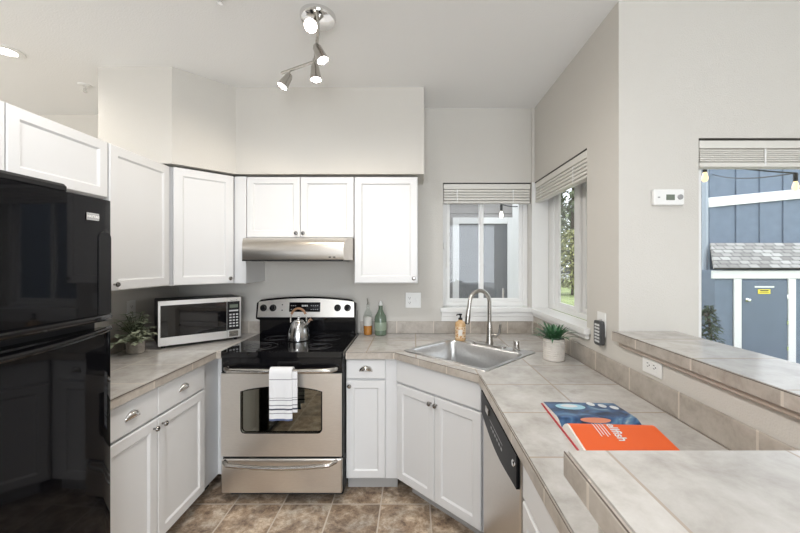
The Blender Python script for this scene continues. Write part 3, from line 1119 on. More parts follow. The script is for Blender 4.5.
b.tube([(KX + 0.086, KY - 0.038, CK + 0.132), (KX + 0.094, KY - 0.042, CK + 0.150), (KX + 0.103, KY - 0.046, CK + 0.152)], [0.011, 0.010, 0.004], 10)
b.tube([(KX + 0.092, KY - 0.041, CK + 0.150), (KX + 0.106, KY - 0.047, CK + 0.170)], [0.006, 0.003], 8)
b.tube([(KX + 0.090, KY - 0.040, CK + 0.142), (KX + 0.112, KY - 0.05, CK + 0.148)], [0.006, 0.003], 8)
b.build('whistle', copper_m, t)

# range hood -------------------------------------------------------------
t = thing('range_hood', 'stainless steel range hood under the short cabinet pair', 'range hood', (-0.806, 2.6, 1.49))
b = MB()
prof = [(2.366, 1.497), (2.362, 1.505), (2.362, 1.582), (2.372, 1.606), (2.395, 1.630), (2.43, 1.646), (2.50, 1.654)]
L0, L1 = [], []
for y, z in prof:
    k = min(1, max(0, (2.5 - y) / 0.138))
    L0.append(b.bm.verts.new((-1.185 + 0.052 * k, y, z)))
    L1.append(b.bm.verts.new((-0.427 - 0.036 * k, y, z)))
for i in range(len(prof) - 1):
    b.bm.faces.new((L0[i], L1[i], L1[i + 1], L0[i + 1]))
for L_0, sgn, xx in ((L0, 1, -1.185), (L1, -1, -0.427)):
    pb = b.bm.verts.new((xx, 2.50, 1.497))
    pw0 = b.bm.verts.new((xx, 2.85, 1.497))
    pw1 = b.bm.verts.new((xx, 2.85, 1.654))
    b.bm.faces.new(L_0 + [pb])
    b.bm.faces.new((pb, pw0, pw1, L_0[-1]))
    if sgn == 1:
        a0, a1, a2 = pb, pw0, pw1
    else:
        b.bm.faces.new((L0[-1], L1[-1], pw1, a2))
        b.bm.faces.new((a0, a1, pw0, pb))
        b.bm.faces.new((L0[0], a0, pb, L1[0]))
        b.bm.faces.new((a1, a2, pw1, pw0))
b.build('hood_shell', steelh_m, t)
MB().box(-1.132, -0.464, 2.3605, 2.3625, 1.490, 1.499).build('bottom_lip', blackmat_m, t)
MB().box(-1.10, -0.50, 2.42, 2.80, 1.488, 1.4965, 0.002).build('filter', grey_m, t)
for i in range(2):
    MB().box(-0.56 + i * 0.03, -0.545 + i * 0.03, 2.3585, 2.3622, 1.512, 1.520, 0.001).build('switch', blackmat_m, t)

# microwave --------------------------------------------------------------
MWa = R(40)
t = thing('microwave', 'stainless steel and black microwave in the left counter corner', 'microwave', (-1.656, 2.317, CT), MWa)
w, dpt, h = 0.500, 0.272, 0.296
MB().box(0, w, 0.012, dpt, 0.018, 0.018 + h, 0.004).build('case', blackmat_m, t, local=True)
for x in (0.03, w - 0.03):
    for y in (0.04, dpt - 0.03):
        MB().lathe([(0.012, 0), (0.012, 0.0185), (0, 0.0185)], (x, y, 0), seg=10).build('foot', blackmat_m, t, local=True)
dw = 0.405
mm = MB()
mm.ring([(0, 0.020), (dw, 0.020), (dw, 0.314), (0, 0.314)], [(0.012, 0.074), (dw - 0.001, 0.074), (dw - 0.001, 0.284), (0.012, 0.284)], 0.0, 0.014)
bmesh.ops.transform(mm.bm, matrix=Matrix(((1, 0, 0, 0), (0, 0, 1, -0.002), (0, 1, 0, 0), (0, 0, 0, 1))), verts=mm.bm.verts[:])
dd = mm.build('door', mwsteel_m, t, local=True)
MB().box(0.010, dw - 0.001, 0.001, 0.0115, 0.072, 0.286).build('window', mwglass_m, dd, local=True)
cpn = MB().box(dw + 0.002, w, -0.002, 0.0115, 0.020, 0.314, 0.002).build('control_panel', mwsteel_m, t, local=True)
MB().box(dw + 0.0025, w - 0.010, -0.004, -0.0015, 0.078, 0.284, 0.001).build('keypad', blackmat_m, cpn, local=True)
MB().box(dw + 0.018, w - 0.022, -0.0055, -0.0038, 0.238, 0.262).build('display', lcd_m, cpn, local=True)
b = MB()
b.box(dw + 0.014, w - 0.020, -0.005, -0.0038, 0.212, 0.222)
for i in range(3):
    for j in range(5):
        b.box(dw + 0.016 + i * 0.022, dw + 0.030 + i * 0.022, -0.0048, -0.0038, 0.100 + j * 0.021, 0.110 + j * 0.021)
b.build('keys', key_m, cpn, local=True)
MB().box(dw + 0.014, w - 0.020, -0.007, -0.0018, 0.030, 0.070, 0.003).build('open_button', nickel_m, cpn, local=True)
text_into(MB(), 'Panasonic', 0.013, frameM((dw + 0.045, -0.0022, 0.292), (1, 0, 0), (0, 0, 1)), 0.0004).build('lettering', dark_m, cpn, local=True)

# ------------------------------------------------------------------ sink and faucet
t = thing('sink', 'drop-in stainless steel kitchen sink set diagonally in the tile', 'sink', (SX, SY, CT))
Msk = Matrix.Translation((SX, SY, 0)) @ Matrix.Rotation(R(-45), 4, 'Z')
b = MB()


def rrect(hx0, hx1, hy0, hy1, r, n=5):
    pts = []
    for cx_, cy_, a0 in ((hx1 - r, hy1 - r, 0), (hx0 + r, hy1 - r, 90), (hx0 + r, hy0 + r, 180), (hx1 - r, hy0 + r, 270)):
        for k in range(n):
            a = R(a0 + 90 * k / (n - 1))
            pts.append((cx_ + r * math.cos(a), cy_ + r * math.sin(a)))
    return pts


rings = [(rrect(-0.315, 0.315, -0.280, 0.280, 0.02), CT + 0.0008), (rrect(-0.312, 0.312, -0.277, 0.277, 0.02), CT + 0.005), (rrect(-0.290, 0.290, -0.250, 0.185, 0.05), CT + 0.004),
         (rrect(-0.284, 0.284, -0.244, 0.179, 0.05), CT - 0.006), (rrect(-0.272, 0.272, -0.232, 0.167, 0.055), CT - 0.150), (rrect(-0.24, 0.24, -0.20, 0.135, 0.05), CT - 0.175), (rrect(-0.05, 0.05, -0.08, 0.02, 0.045), CT - 0.182)]
vs = [[b.bm.verts.new((x, y, z)) for x, y in r_] for r_, z in rings]
for a, c in zip(vs, vs[1:]):
    n = len(a)
    for i in range(n):
        b.bm.faces.new((a[i], a[(i + 1) % n], c[(i + 1) % n], c[i]))
b.bm.faces.new(vs[-1])
bmesh.ops.transform(b.bm, matrix=Msk, verts=b.bm.verts[:])
b.build('basin', sink_m, t)
MB().lathe([(0.042, 0), (0.042, 0.003), (0.03, 0.004), (0.028, 0.001), (0, 0.001)], Msk @ Vector((0, -0.03, CT - 0.182)), seg=24).build('drain', chrome_m, t)
DK = CT + 0.0055
fx, fy, _ = sk(0.0, 0.235)
t = thing('faucet', 'tall brushed nickel gooseneck faucet behind the sink', 'faucet', (fx, fy, DK))
b = MB()
Mf = Matrix.Translation((fx, fy, 0)) @ Matrix.Rotation(R(-45), 4, 'Z')
b.prism(rrect(-0.125, 0.125, -0.028, 0.028, 0.027), DK - 0.001, DK + 0.008, Mf)
b.build('deck_plate', nickel_m, t)
MB().lathe([(0.027, 0.008), (0.027, 0.012), (0.022, 0.03), (0.020, 0.10), (0.019, 0.13), (0.0145, 0.15), (0.0145, 0.16)], (fx, fy, DK), seg=20).build('body', nickel_m, t)
sd = Vector((-0.90, -0.44, 0)).normalized()
pts = [(fx, fy, DK + 0.15), (fx, fy, DK + 0.22)]
rc = 0.082
for i in range(15):
    a = PI * i / 14
    q = Vector((fx, fy, DK + 0.29)) + sd * (rc - rc * math.cos(a)) + Vector((0, 0, rc * math.sin(a)))
    pts.append(tuple(q))
pts.append(tuple(Vector(pts[-1]) + sd * 0.004 + Vector((0, 0, -0.03))))
MB().tube(pts, 0.0138, 14).build('gooseneck', nickel_m, t)
e = Vector(pts[-1])
sh = MB().tube([e, e + sd * 0.004 + Vector((0, 0, -0.02)), e + sd * 0.010 + Vector((0, 0, -0.065)), e + sd * 0.013 + Vector((0, 0, -0.098))], [0.0135, 0.0155, 0.0175, 0.0165], 14).build('spray_head', nickel_m, t)
MB().tube([e + sd * 0.013 + Vector((0, 0, -0.0985)), e + sd * 0.0135 + Vector((0, 0, -0.104))], 0.014, 14).build('nozzle', blackmat_m, sh)
b = MB()
b.tube([(fx, fy, DK + 0.068), (fx + 0.045, fy - 0.030, DK + 0.068)], 0.014, 12)
b.tube([(fx + 0.040, fy - 0.027, DK + 0.066), (fx + 0.058, fy - 0.038, DK + 0.085), (fx + 0.064, fy - 0.042, DK + 0.150)], [0.010, 0.0095, 0.0085], 10)
b.build('lever', nickel_m, t)
ax_, ay_, _ = sk(0.20, 0.238)
t = thing('air_gap', 'small nickel air gap cap on the sink deck right of the faucet', 'air gap', (ax_, ay_, DK))
MB().lathe([(0.024, 0), (0.024, 0.005), (0.018, 0.008)], (ax_, ay_, DK), seg=18).build('base', nickel_m, t)
MB().lathe([(0.0175, 0.008), (0.0175, 0.055), (0.015, 0.060), (0, 0.061)], (ax_, ay_, DK), seg=18).build('cap', nickel_m, t)
# soap bottle on the sink deck
bx, by, _ = sk(-0.232, 0.215)
lab, ntl, bl_, N, L = nm('soap_label_floral')
tc = N.new('ShaderNodeTexCoord')
vo = N.new('ShaderNodeTexVoronoi')
vo.inputs['Scale'].default_value = 70
L.new(tc.outputs['Object'], vo.inputs['Vector'])
cr = N.new('ShaderNodeValToRGB')
cr.color_ramp.elements[0].position, cr.color_ramp.elements[0].color = 0.25, (0.50, 0.22, 0.06, 1)
cr.color_ramp.elements[1].position, cr.color_ramp.elements[1].color = 0.6, (0.75, 0.60, 0.42, 1)
L.new(vo.outputs['Distance'], cr.inputs[0])
L.new(cr.outputs[0], bl_.inputs['Base Color'])
t = thing('soap_bottle', 'amber floral hand soap bottle with black pump on the sink rim', 'soap bottle', (bx, by, DK))
MB().lathe([(0.034, 0), (0.038, 0.004), (0.038, 0.118), (0.034, 0.130), (0.016, 0.142), (0.014, 0.150)], (bx, by, DK), seg=24).build('bottle', mat('soap_amber', (0.62, 0.40, 0.20), 0.25), t)
MB().lathe([(0.0384, 0.018), (0.0386, 0.020), (0.0386, 0.100), (0.0384, 0.102)], (bx, by, DK), seg=24).build('label', lab, t)
Ml = frameM((bx - 0.006, by - 0.0392, DK + 0.060), (1, 0, 0), (0, 0, 1))
MB().box(-0.014, 0.014, -0.020, 0.022, -0.001, 0.0006, 0, Ml).build('label_panel', mat('label_paper', (0.78, 0.74, 0.68), 0.6), t)
MB().lathe([(0.0155, 0.148), (0.0155, 0.160), (0.006, 0.163), (0.006, 0.178), (0.012, 0.180), (0.012, 0.190), (0, 0.191)], (bx, by, DK), seg=16).build('pump', blackmat_m, t)
MB().tube([(bx, by, DK + 0.186), (bx - 0.024, by - 0.012, DK + 0.186), (bx - 0.030, by - 0.015, DK + 0.180)], 0.0042, 8).build('pump_nozzle', blackmat_m, t)

# bottles by the range ------------------------------------------------------
bx, by = -0.357, 2.806
t = thing('oil_bottle', 'clear glass bottle with amber oil and pour spout beside the range', 'bottle', (bx, by, CT))
MB().lathe([(0.0, 0.001), (0.033, 0.001), (0.0345, 0.006), (0.0345, 0.150), (0.030, 0.170), (0.016, 0.195), (0.0125, 0.205), (0.0125, 0.232), (0.0145, 0.234), (0.0145, 0.240)], (bx, by, CT), seg=24).build('glass', glassg_m, t)
MB().lathe([(0.0, 0.004), (0.032, 0.004), (0.0325, 0.008), (0.0325, 0.072), (0.0, 0.072)], (bx, by, CT), seg=24).build('oil', mat('amber_oil', (0.50, 0.20, 0.04), 0.15), t)
MB().lathe([(0.0348, 0.074), (0.0349, 0.076), (0.0349, 0.140), (0.0348, 0.142)], (bx, by, CT), seg=24).build('label', mat('pale_label', (0.55, 0.54, 0.50), 0.5), t)
MB().tube([(bx, by, CT + 0.238), (bx, by, CT + 0.255), (bx - 0.006, by, CT + 0.285)], [0.010, 0.005, 0.0035], 8).build('pour_spout', nickel_m, t)
bx, by = -0.257, 2.797
t = thing('glass_bottle', 'green glass bottle with white stopper standing left of the wall outlet', 'bottle', (bx, by, CT))
MB().lathe([(0.0, 0.001), (0.042, 0.001), (0.047, 0.008), (0.0475, 0.125), (0.042, 0.150), (0.024, 0.182), (0.017, 0.200), (0.0155, 0.222), (0.018, 0.226), (0.016, 0.230)], (bx, by, CT), seg=24).build('glass', mat('green_bottle_glass', (0.12, 0.165, 0.115), 0.12, coat=0.3), t)
MB().lathe([(0.015, 0.2295), (0.017, 0.236), (0.012, 0.246), (0.008, 0.262), (0, 0.264)], (bx, by, CT), seg=16).build('stopper', white_m, t)
MB().lathe([(0.0478, 0.04), (0.0485, 0.043), (0.0485, 0.10), (0.0478, 0.103)], (bx, by, CT), seg=24).build('label', mat('embossed_green', (0.27, 0.33, 0.25), 0.25), t)


# plants ------------------------------------------------------------------
soil_m = mat('potting_soil', (0.04, 0.03, 0.02), 0.9)
PX, PY = 0.820, 2.085
t = thing('potted_plant', 'spiky green succulent in a ribbed white pot under the side window', 'plant', (PX, PY, CT))
prof = [(0.0, 0.001), (0.056, 0.001), (0.060, 0.006)]
for i in range(9):
    z = 0.012 + i * 0.0125
    prof += [(0.0605, z), (0.0585, z + 0.005), (0.0610, z + 0.010)]
prof += [(0.062, 0.126), (0.055, 0.127), (0.054, 0.112)]
MB().lathe(prof, (PX, PY, CT), seg=32).build('pot', mat('ribbed_white_ceramic', (0.70, 0.66, 0.61), 0.55), t)
MB().lathe([(0.0545, 0.108), (0.0, 0.110)], (PX, PY, CT), seg=20).build('soil', soil_m, t)
b = MB()
for i in range(64):
    a = i * 2.4
    el_ = 1.42 - 0.85 * (i / 64) ** 0.9 + random.uniform(-0.1, 0.1)
    ln = random.uniform(0.14, 0.21)
    d = Vector((math.cos(a) * math.cos(el_), math.sin(a) * math.cos(el_), math.sin(el_)))
    if d.x > 0.2:
        d.x *= 0.55
    b.leaf((PX + 0.02 * math.cos(a), PY + 0.02 * math.sin(a), CT + 0.108), d, ln, 0.017, 0.34 + 0.2 * random.random(), n=5)
b.build('leaves', mat('aloe_green', (0.07, 0.19, 0.085), 0.4, noise=0.5, nscale=40), t)
PX, PY = -1.745, 2.245
t = thing('potted_plant', 'leafy grey-green plant in a small stone pot beside the microwave', 'plant', (PX, PY, CT))
MB().lathe([(0.0, 0.001), (0.042, 0.001), (0.046, 0.006), (0.050, 0.085), (0.044, 0.086), (0.043, 0.075)], (PX, PY, CT), seg=24).build('pot', mat('rough_stone_pot', (0.50, 0.46, 0.41), 0.85, noise=0.35, nscale=60, bump=0.4, bscale=120), t)
MB().lathe([(0.0435, 0.072), (0.0, 0.074)], (PX, PY, CT), seg=20).build('soil', soil_m, t)
st_, lv = MB(), MB()
for i in range(44):
    a = i * 2.4 + random.uniform(-0.3, 0.3)
    el_ = random.uniform(0.35, 1.40)
    ln = random.uniform(0.14, 0.235)
    d = Vector((math.cos(a) * math.cos(el_), math.sin(a) * math.cos(el_), math.sin(el_)))
    if d.x < 0:
        d.x *= 0.45
    if d.y > 0:
        d.y *= 0.3
    if d.x > 0.2 and d.y > -0.3:
        d.x *= 0.5
    b0 = Vector((PX, PY, CT + 0.074))
    pts = []
    for k in range(6):
        u = k / 5
        p = b0 + d * ln * u + Vector((0, 0, -0.05 * u * u))
        pts.append(p)
        if k > 0:
            for q in range(3):
                aa = random.uniform(0, 2 * PI)
                dd_ = (d * 0.5 + Vector((math.cos(aa), math.sin(aa), 0.25 * random.uniform(-1, 1)))).normalized()
                if p.x + dd_.x * 0.03 < XL + 0.03:
                    dd_.x = abs(dd_.x)
                lv.leaf(p, dd_, random.uniform(0.032, 0.052), 0.018, 0.3, n=3)
    st_.tube(pts, 0.0015, 5)
st_.build('stems', mat('stem_green', (0.10, 0.13, 0.06), 0.7), t)
lv.build('leaves', mat('sage_leaf', (0.46, 0.51, 0.37), 0.55, noise=0.6, nscale=30), t)

# ------------------------------------------------------------------ cookbook
BA = R(-3)
bo = Vector((0.506, 1.218, CT))
t = thing('cookbook', 'open cookbook with orange page lying on the right tiled counter', 'book', bo, BA)
BWd = 0.272


def page_z(s_, hump):
    # height above the counter along the page, s_=0 at the spine
    return 0.004 + hump * (math.sin(min(1, s_ / 0.055) * PI / 2)) * (1 - 0.72 * max(0, (s_ - 0.03) / 0.19))


def half(sign, hump, x0, x1, name, m, ln, z_off=0.0, th=None):
    b = MB()
    nu, nv = 4, 16
    A, B = [], []
    for j in range(nv + 1):
        s_ = ln * j / nv
        z = page_z(s_, hump) + z_off
        zb = 0.0035 if th is None else z - th
        skew = 0.0
        A.append([b.bm.verts.new((x0 + (x1 - x0) * i / nu + skew, sign * s_, z)) for i in range(nu + 1)])
        B.append([b.bm.verts.new((x0 + (x1 - x0) * i / nu + skew, sign * s_, zb)) for i in range(nu + 1)])
    for j in range(nv):
        for i in range(nu):
            b.bm.faces.new((A[j][i], A[j][i + 1], A[j + 1][i + 1], A[j + 1][i]))
            b.bm.faces.new((B[j][i], B[j + 1][i], B[j + 1][i + 1], B[j][i + 1]))
    for j in range(nv):
        for i in (0, nu):
            b.bm.faces.new((A[j][i], A[j + 1][i], B[j + 1][i], B[j][i]))
    for i in range(nu):
        for j in (0, nv):
            b.bm.faces.new((A[j][i], B[j][i], B[j][i + 1], A[j][i + 1]))
    return b.build(name, m, t, local=True)


MB().box(-0.006, BWd + 0.006, -0.215, 0.215, 0.0003, 0.0032, 0.001).build('cover', mat('red_cover', (0.45, 0.02, 0.03), 0.4), t, local=True)
paper = mat('page_edges', (0.78, 0.76, 0.72), 0.7)
pb1 = half(1, 0.020, 0, BWd, 'page_block', paper, 0.208)
pb2 = half(-1, 0.036, 0, BWd, 'page_block', paper, 0.208)
# blue photo page: dark blue with a glass bowl and pale plates
bl, ntb, bb, N, L = nm('blue_photo_page')
tc = N.new('ShaderNodeTexCoord')
n = N.new('ShaderNodeTexNoise')
n.inputs['Scale'].default_value = 12
n.inputs['Distortion'].default_value = 1.5
L.new(tc.outputs['Object'], n.inputs['Vector'])
cr = N.new('ShaderNodeValToRGB')
for p_, c_ in ((0.35, (0.01, 0.025, 0.06)), (0.5, (0.03, 0.09, 0.22)), (0.62, (0.10, 0.22, 0.36)), (0.72, (0.35, 0.45, 0.5))):
    if p_ == 0.35:
        k = cr.color_ramp.elements[0]
    elif p_ == 0.72:
        k = cr.color_ramp.elements[-1]
    else:
        k = cr.color_ramp.elements.new(p_)
    k.position, k.color = p_, (*c_, 1)
L.new(n.outputs[0], cr.inputs[0])
L.new(cr.outputs[0], bb.inputs['Base Color'])
bb.inputs['Roughness'].default_value = 0.3
pg = half(1, 0.020, 0, BWd, 'photo_page', bl, 0.205, 0.0012, 0.0008)


def on_page(sign, hump, x, s_, z_off):
    return (x, sign * s_, page_z(s_, hump) + z_off)


def blob(parent, name, m, cx_, cs, rx, rs, sign, hump, z_off, n=20, power=1):
    b = MB()
    c = b.bm.verts.new(on_page(sign, hump, cx_, cs, z_off))
    ring_ = [b.bm.verts.new(on_page(sign, hump, cx_ + rx * math.cos(2 * PI * i / n), cs + rs * math.sin(2 * PI * i / n), z_off)) for i in range(n)]
    for i in range(n):
        b.bm.faces.new((c, ring_[i], ring_[(i + 1) % n]))
    return b.build(name, m, parent, local=True)


pale = mat('printed_pale_blue', (0.35, 0.62, 0.75), 0.3)
white_p = mat('printed_white', (0.75, 0.78, 0.80), 0.3)
blob(pg, 'printed_bowl', pale, 0.085, 0.150, 0.055, 0.034, 1, 0.020, 0.0022)
blob(pg, 'printed_bowl', white_p, 0.082, 0.156, 0.032, 0.018, 1, 0.020, 0.0028)
for k in range(3):
    blob(pg, 'printed_plate', white_p, 0.175 + 0.036 * k, 0.185 - 0.018 * k, 0.014, 0.022, 1, 0.020, 0.0022)
blob(pg, 'printed_prawn', mat('printed_coral', (0.65, 0.25, 0.15), 0.4), 0.125, 0.028, 0.052, 0.012, 1, 0.020, 0.0022)
orange = mat('orange_page', (0.80, 0.115, 0.015), 0.45)
op = half(-1, 0.036, 0.006, BWd + 0.004, 'orange_page', orange, 0.207, 0.0012, 0.0008)


def page_text(txt, size, x, s0, bold, name):
    b = MB()
    text_into(b, txt, size, Matrix.Identity(4), 0.0, bold)
    xs = [v.co.x for v in b.bm.verts]
    x_0 = min(xs)
    bmesh.ops.subdivide_edges(b.bm, edges=b.bm.edges[:], cuts=1)
    for v in b.bm.verts:
        s_ = s0 + (v.co.x - x_0)
        v.co = Vector(on_page(-1, 0.036, x + v.co.y, s_, 0.0024))
    return b.build(name, white_p, op, local=True)


page_text('Shellfish', 0.040, 0.136, 0.006, True, 'lettering')
b = MB()
for i in range(4):
    ln = 0.075 if i % 2 else 0.083
    for j in range(8):
        s0, s1 = 0.030 + ln * j / 8, 0.030 + ln * (j + 1) / 8
        x = 0.080 + 0.0095 * i
        b.quad(on_page(-1, 0.036, x, s0, 0.0024), on_page(-1, 0.036, x + 0.003, s0, 0.0024), on_page(-1, 0.036, x + 0.003, s1, 0.0024), on_page(-1, 0.036, x, s1, 0.0024))
b.build('text_lines', white_p, op, local=True)

# ------------------------------------------------------------------ dishwasher
t = thing('dishwasher', 'stainless steel dishwasher with black control panel under the right counter', 'dishwasher', (0.369, 1.766, 0), R(-90))
DW_ = 0.606
MB().box(0.004, DW_ - 0.004, 0.0, 0.56, 0.09, BT - 0.004).build('tub', dark_m, t, local=True)
MB().box(0.01, DW_ - 0.01, 0.06, 0.08, 0, 0.089).build('toe_panel', blackmat_m, t, local=True)
dd = MB().box(0.003, DW_ - 0.003, -0.022, -0.0005, 0.10, 0.846, 0.004).build('door', steel_m, t, local=True)
poly = [(0.003, 0.852), (0.003, 0.742)]
for i in range(17):
    u = i / 16
    poly.append((0.003 + (DW_ - 0.006) * u, 0.742 - 0.032 * math.sin(PI * u) ** 1.2))
poly += [(DW_ - 0.003, 0.852)]
seen = []
for p in poly:
    if not seen or (abs(seen[-1][0] - p[0]) + abs(seen[-1][1] - p[1])) > 1e-6:
        seen.append(p)
b = MB()
b.prism(seen, -0.034, -0.0225, Matrix(((1, 0, 0, 0), (0, 0, 1, 0), (0, 1, 0, 0), (0, 0, 0, 1))))
cpn = b.build('control_panel', mat('black_satin_panel', (0.008, 0.008, 0.009), 0.35, spec=0.06), t, local=True)
MB().lathe([(0.012, 0), (0.012, 0.005), (0.009, 0.008), (0, 0.008)], (DW_ - 0.022, -0.0345, 0.818), (0, -1, 0), 16).build('knob', chrome_m, cpn, local=True)
b = MB()
for i in range(6):
    b.box(0.22 + i * 0.035, 0.24 + i * 0.035, -0.0348, -0.0342, 0.765, 0.775)
b.box(0.20, 0.42, -0.0346, -0.0341, 0.79, 0.793)
b.build('buttons', grey_m, cpn, local=True)
MB().box(0.13, 0.19, -0.0405, -0.0341, 0.80, 0.83, 0.003).build('latch', nickel_m, cpn, local=True)


# ------------------------------------------------------------------ wall plates
def plate(name, label, cat, o, ux, uy, w, h, kinds):
    """kinds: list of ('outlet'|'switch', centre x)"""
    M = frameM(o, ux, uy)
    root = thing(name, label, cat, o)
    MB().box(-w / 2, w / 2, -h / 2, h / 2, 0.0004, 0.006, 0.002, M).build('cover_plate', white_m, root)
    for k, x, rot in kinds:
        Mk = M @ Matrix.Translation((x, 0, 0)) @ Matrix.Rotation(R(rot), 4, 'Z')
        if k == 'outlet':
            f = MB().box(-0.017, 0.017, -0.034, 0.034, 0.0058, 0.0075, 0.0008, Mk).build('socket_face', white_m, root)
            b = MB()
            for y in (-0.019, 0.019):
                b.box(-0.008, -0.0055, y - 0.002, y + 0.007, 0.0074, 0.0078, 0, Mk)
                b.box(0.0055, 0.008, y - 0.002, y + 0.007, 0.0074, 0.0078, 0, Mk)
                b.lathe([(0.003, 0), (0.003, 0.0004), (0, 0.0004)], Mk @ Vector((0, y - 0.008, 0.0075)), Mk.to_3x3() @ Vector((0, 0, 1)), 8)
            b.build('slots', dark_m, f)
        else:
            f = MB().box(-0.008, 0.008, -0.016, 0.016, 0.0058, 0.0075, 0.0008, Mk).build('switch_slot', white_m, root)
            MB().box(-0.004, 0.004, -0.003, 0.010, 0.007, 0.016, 0.001, Mk).build('toggle', white_m, f)
    return root


plate('outlet_plate', 'white outlet and switch plate on the back wall right of the green bottle', 'outlet', (-0.002, YB - 0.0005, 1.178), (1, 0, 0), (0, 0, 1), 0.122, 0.122, [('outlet', -0.028, 0), ('switch', 0.028, 0)])
plate('outlet_plate', 'white wall outlet above the leafy plant beside the microwave', 'outlet', (XL + 0.0005, 2.375, 1.168), (0, 1, 0), (0, 0, 1), 0.074, 0.120, [('outlet', 0, 0)])
plate('outlet_plate', 'horizontal white outlet on the low wall under the bar ledge', 'outlet', (XR - 0.0005, 1.445, 1.062), (0, -1, 0), (0, 0, 1), 0.116, 0.072, [('outlet', 0, 90)])
sw = plate('outlet_plate', 'white wall plate behind the dark keypad on the right wall', 'outlet', (XR - 0.0005, 1.832, 1.165), (0, -1, 0), (0, 0, 1), 0.082, 0.122, [('outlet', 0, 0)])
t = thing('keypad', 'dark grey keypad remote mounted on the right wall near the bar', 'keypad', (XR - 0.010, 1.826, 1.06))
Mk = frameM((XR - 0.009, 1.826, 1.122), (0, -1, 0), (0, 0, 1))
MB().prism(rrect(-0.034, 0.034, -0.062, 0.062, 0.016), 0.0, 0.021, Mk).build('case', mat('dark_grey_plastic', (0.06, 0.062, 0.065), 0.35), t)
for j in range(6):
    for i in range(2):
        MB().box(-0.022 + i * 0.024, -0.002 + i * 0.024, -0.047 + j * 0.0165, -0.037 + j * 0.0165, 0.0205, 0.024, 0.001, Mk).build('button', key_m, t)
# thermostat
t = thing('thermostat', 'small white thermostat on the grey wall above the bar ledge', 'thermostat', (1.19, 1.685, 1.74))
tz = 1.481 + (262.4 - 198) * 1.686 / 357.3
MB().box(1.120, 1.262, 1.662, 1.6855, tz - 0.037, tz + 0.037, 0.004).build('case', white_m, t)
MB().box(1.176, 1.216, 1.6605, 1.663, tz - 0.014, tz + 0.012, 0.001).build('display', lcd_m, t)
MB().lathe([(0.012, 0), (0.012, 0.006), (0, 0.006)], (1.240, 1.662, tz), (0, -1, 0), 14).build('dial', grey_m, t)
MB().box(1.137, 1.147, 1.6605, 1.663, tz - 0.004, tz + 0.002).build('button', grey_m, t)

# ------------------------------------------------------------------ track light
cxl, cyl = -0.478, 1.79
t = thing('track_light', 'chrome ceiling track light with four angled spot heads', 'track light', (cxl, cyl, ZC))
zr = ZC - 0.085
MB().lathe([(0.088, 0), (0.088, -0.012), (0.082, -0.024), (0.055, -0.034), (0.0, -0.036)][::-1], (cxl, cyl, ZC - 0.0005), seg=32).build('canopy', chrome_m, t)
MB().tube([(cxl, cyl, ZC - 0.03), (cxl, cyl, zr)], 0.008, 10).build('stem', nickel_m, t)
j0, j1 = Vector((-0.564, 2.045, zr)), Vector((-0.799, 2.17, zr))
back = Vector((-0.445, 1.615, zr))
MB().tube([back, (cxl, cyl, zr), j0], 0.0085, 10).build('rail', nickel_m, t)
MB().tube([j0, j1], 0.0085, 10).build('rail', nickel_m, t)
MB().tube([j0 + Vector((0, 0, -0.02)), j0 + Vector((0, 0, 0.012))], 0.013, 12).build('joint', nickel_m, t)
heads = [((cxl + 0.002, cyl - 0.055, ZC - 0.042), (-0.04, -0.72, -0.62)), ((-0.502, 1.85, zr), (0.40, -0.10, -0.90)), ((-0.560, 2.03, zr), (0.10, -0.10, -0.98)), ((-0.742, 2.14, zr), (-0.40, -0.25, -0.88))]
SPOTS = []
for (p, d) in heads:
    p, d = Vector(p), Vector(d).normalized()
    h0 = p + Vector((0, 0, -0.030)) + d * 0.0
    hd = MB()
    hd.lathe([(0.0, -0.006), (0.016, -0.004), (0.022, 0.010), (0.026, 0.045), (0.033, 0.090), (0.030, 0.090), (0.022, 0.075)], h0, d, 20)
    hd = hd.build('lamp_head', nickel_m, t)
    MB().tube([p, p + Vector((0, 0, -0.014)), h0 + d * 0.006], 0.0055, 8).build('swivel', nickel_m, hd)
    MB().lathe([(0.0, 0.0825), (0.024, 0.0825), (0.025, 0.086), (0.0, 0.0865)], h0, d, 18).build('bulb', lamp_m, hd)
    SPOTS.append((h0 + d * 0.105, d))
for i, (p, d) in enumerate(SPOTS):
    spot_light('track_spot', p, d, 8.5, (1.0, 0.87, 0.70), 150, 0.03, 0.8)

# recessed ceiling lamp, sprinklers ------------------------------------------
lx, ly = -2.376, 2.085


def downlight(x, y, label):
    t = thing('ceiling_downlight', label, 'ceiling light', (x, y, ZC))
    MB().lathe([(0.080, -0.0005), (0.078, -0.006), (0.048, -0.008), (0.046, -0.0005)], (x, y, ZC), seg=28).build('trim_ring', white_m, t)
    MB().lathe([(0.0455, -0.001), (0.0455, -0.004), (0.0, -0.004)], (x, y, ZC), seg=24).build('lens', lamp_m, t)
    spot_light('downlight_beam', (x, y, ZC - 0.02), (0, 0, -1), 25, (1.0, 0.94, 0.86), 165, 0.05, 0.9)


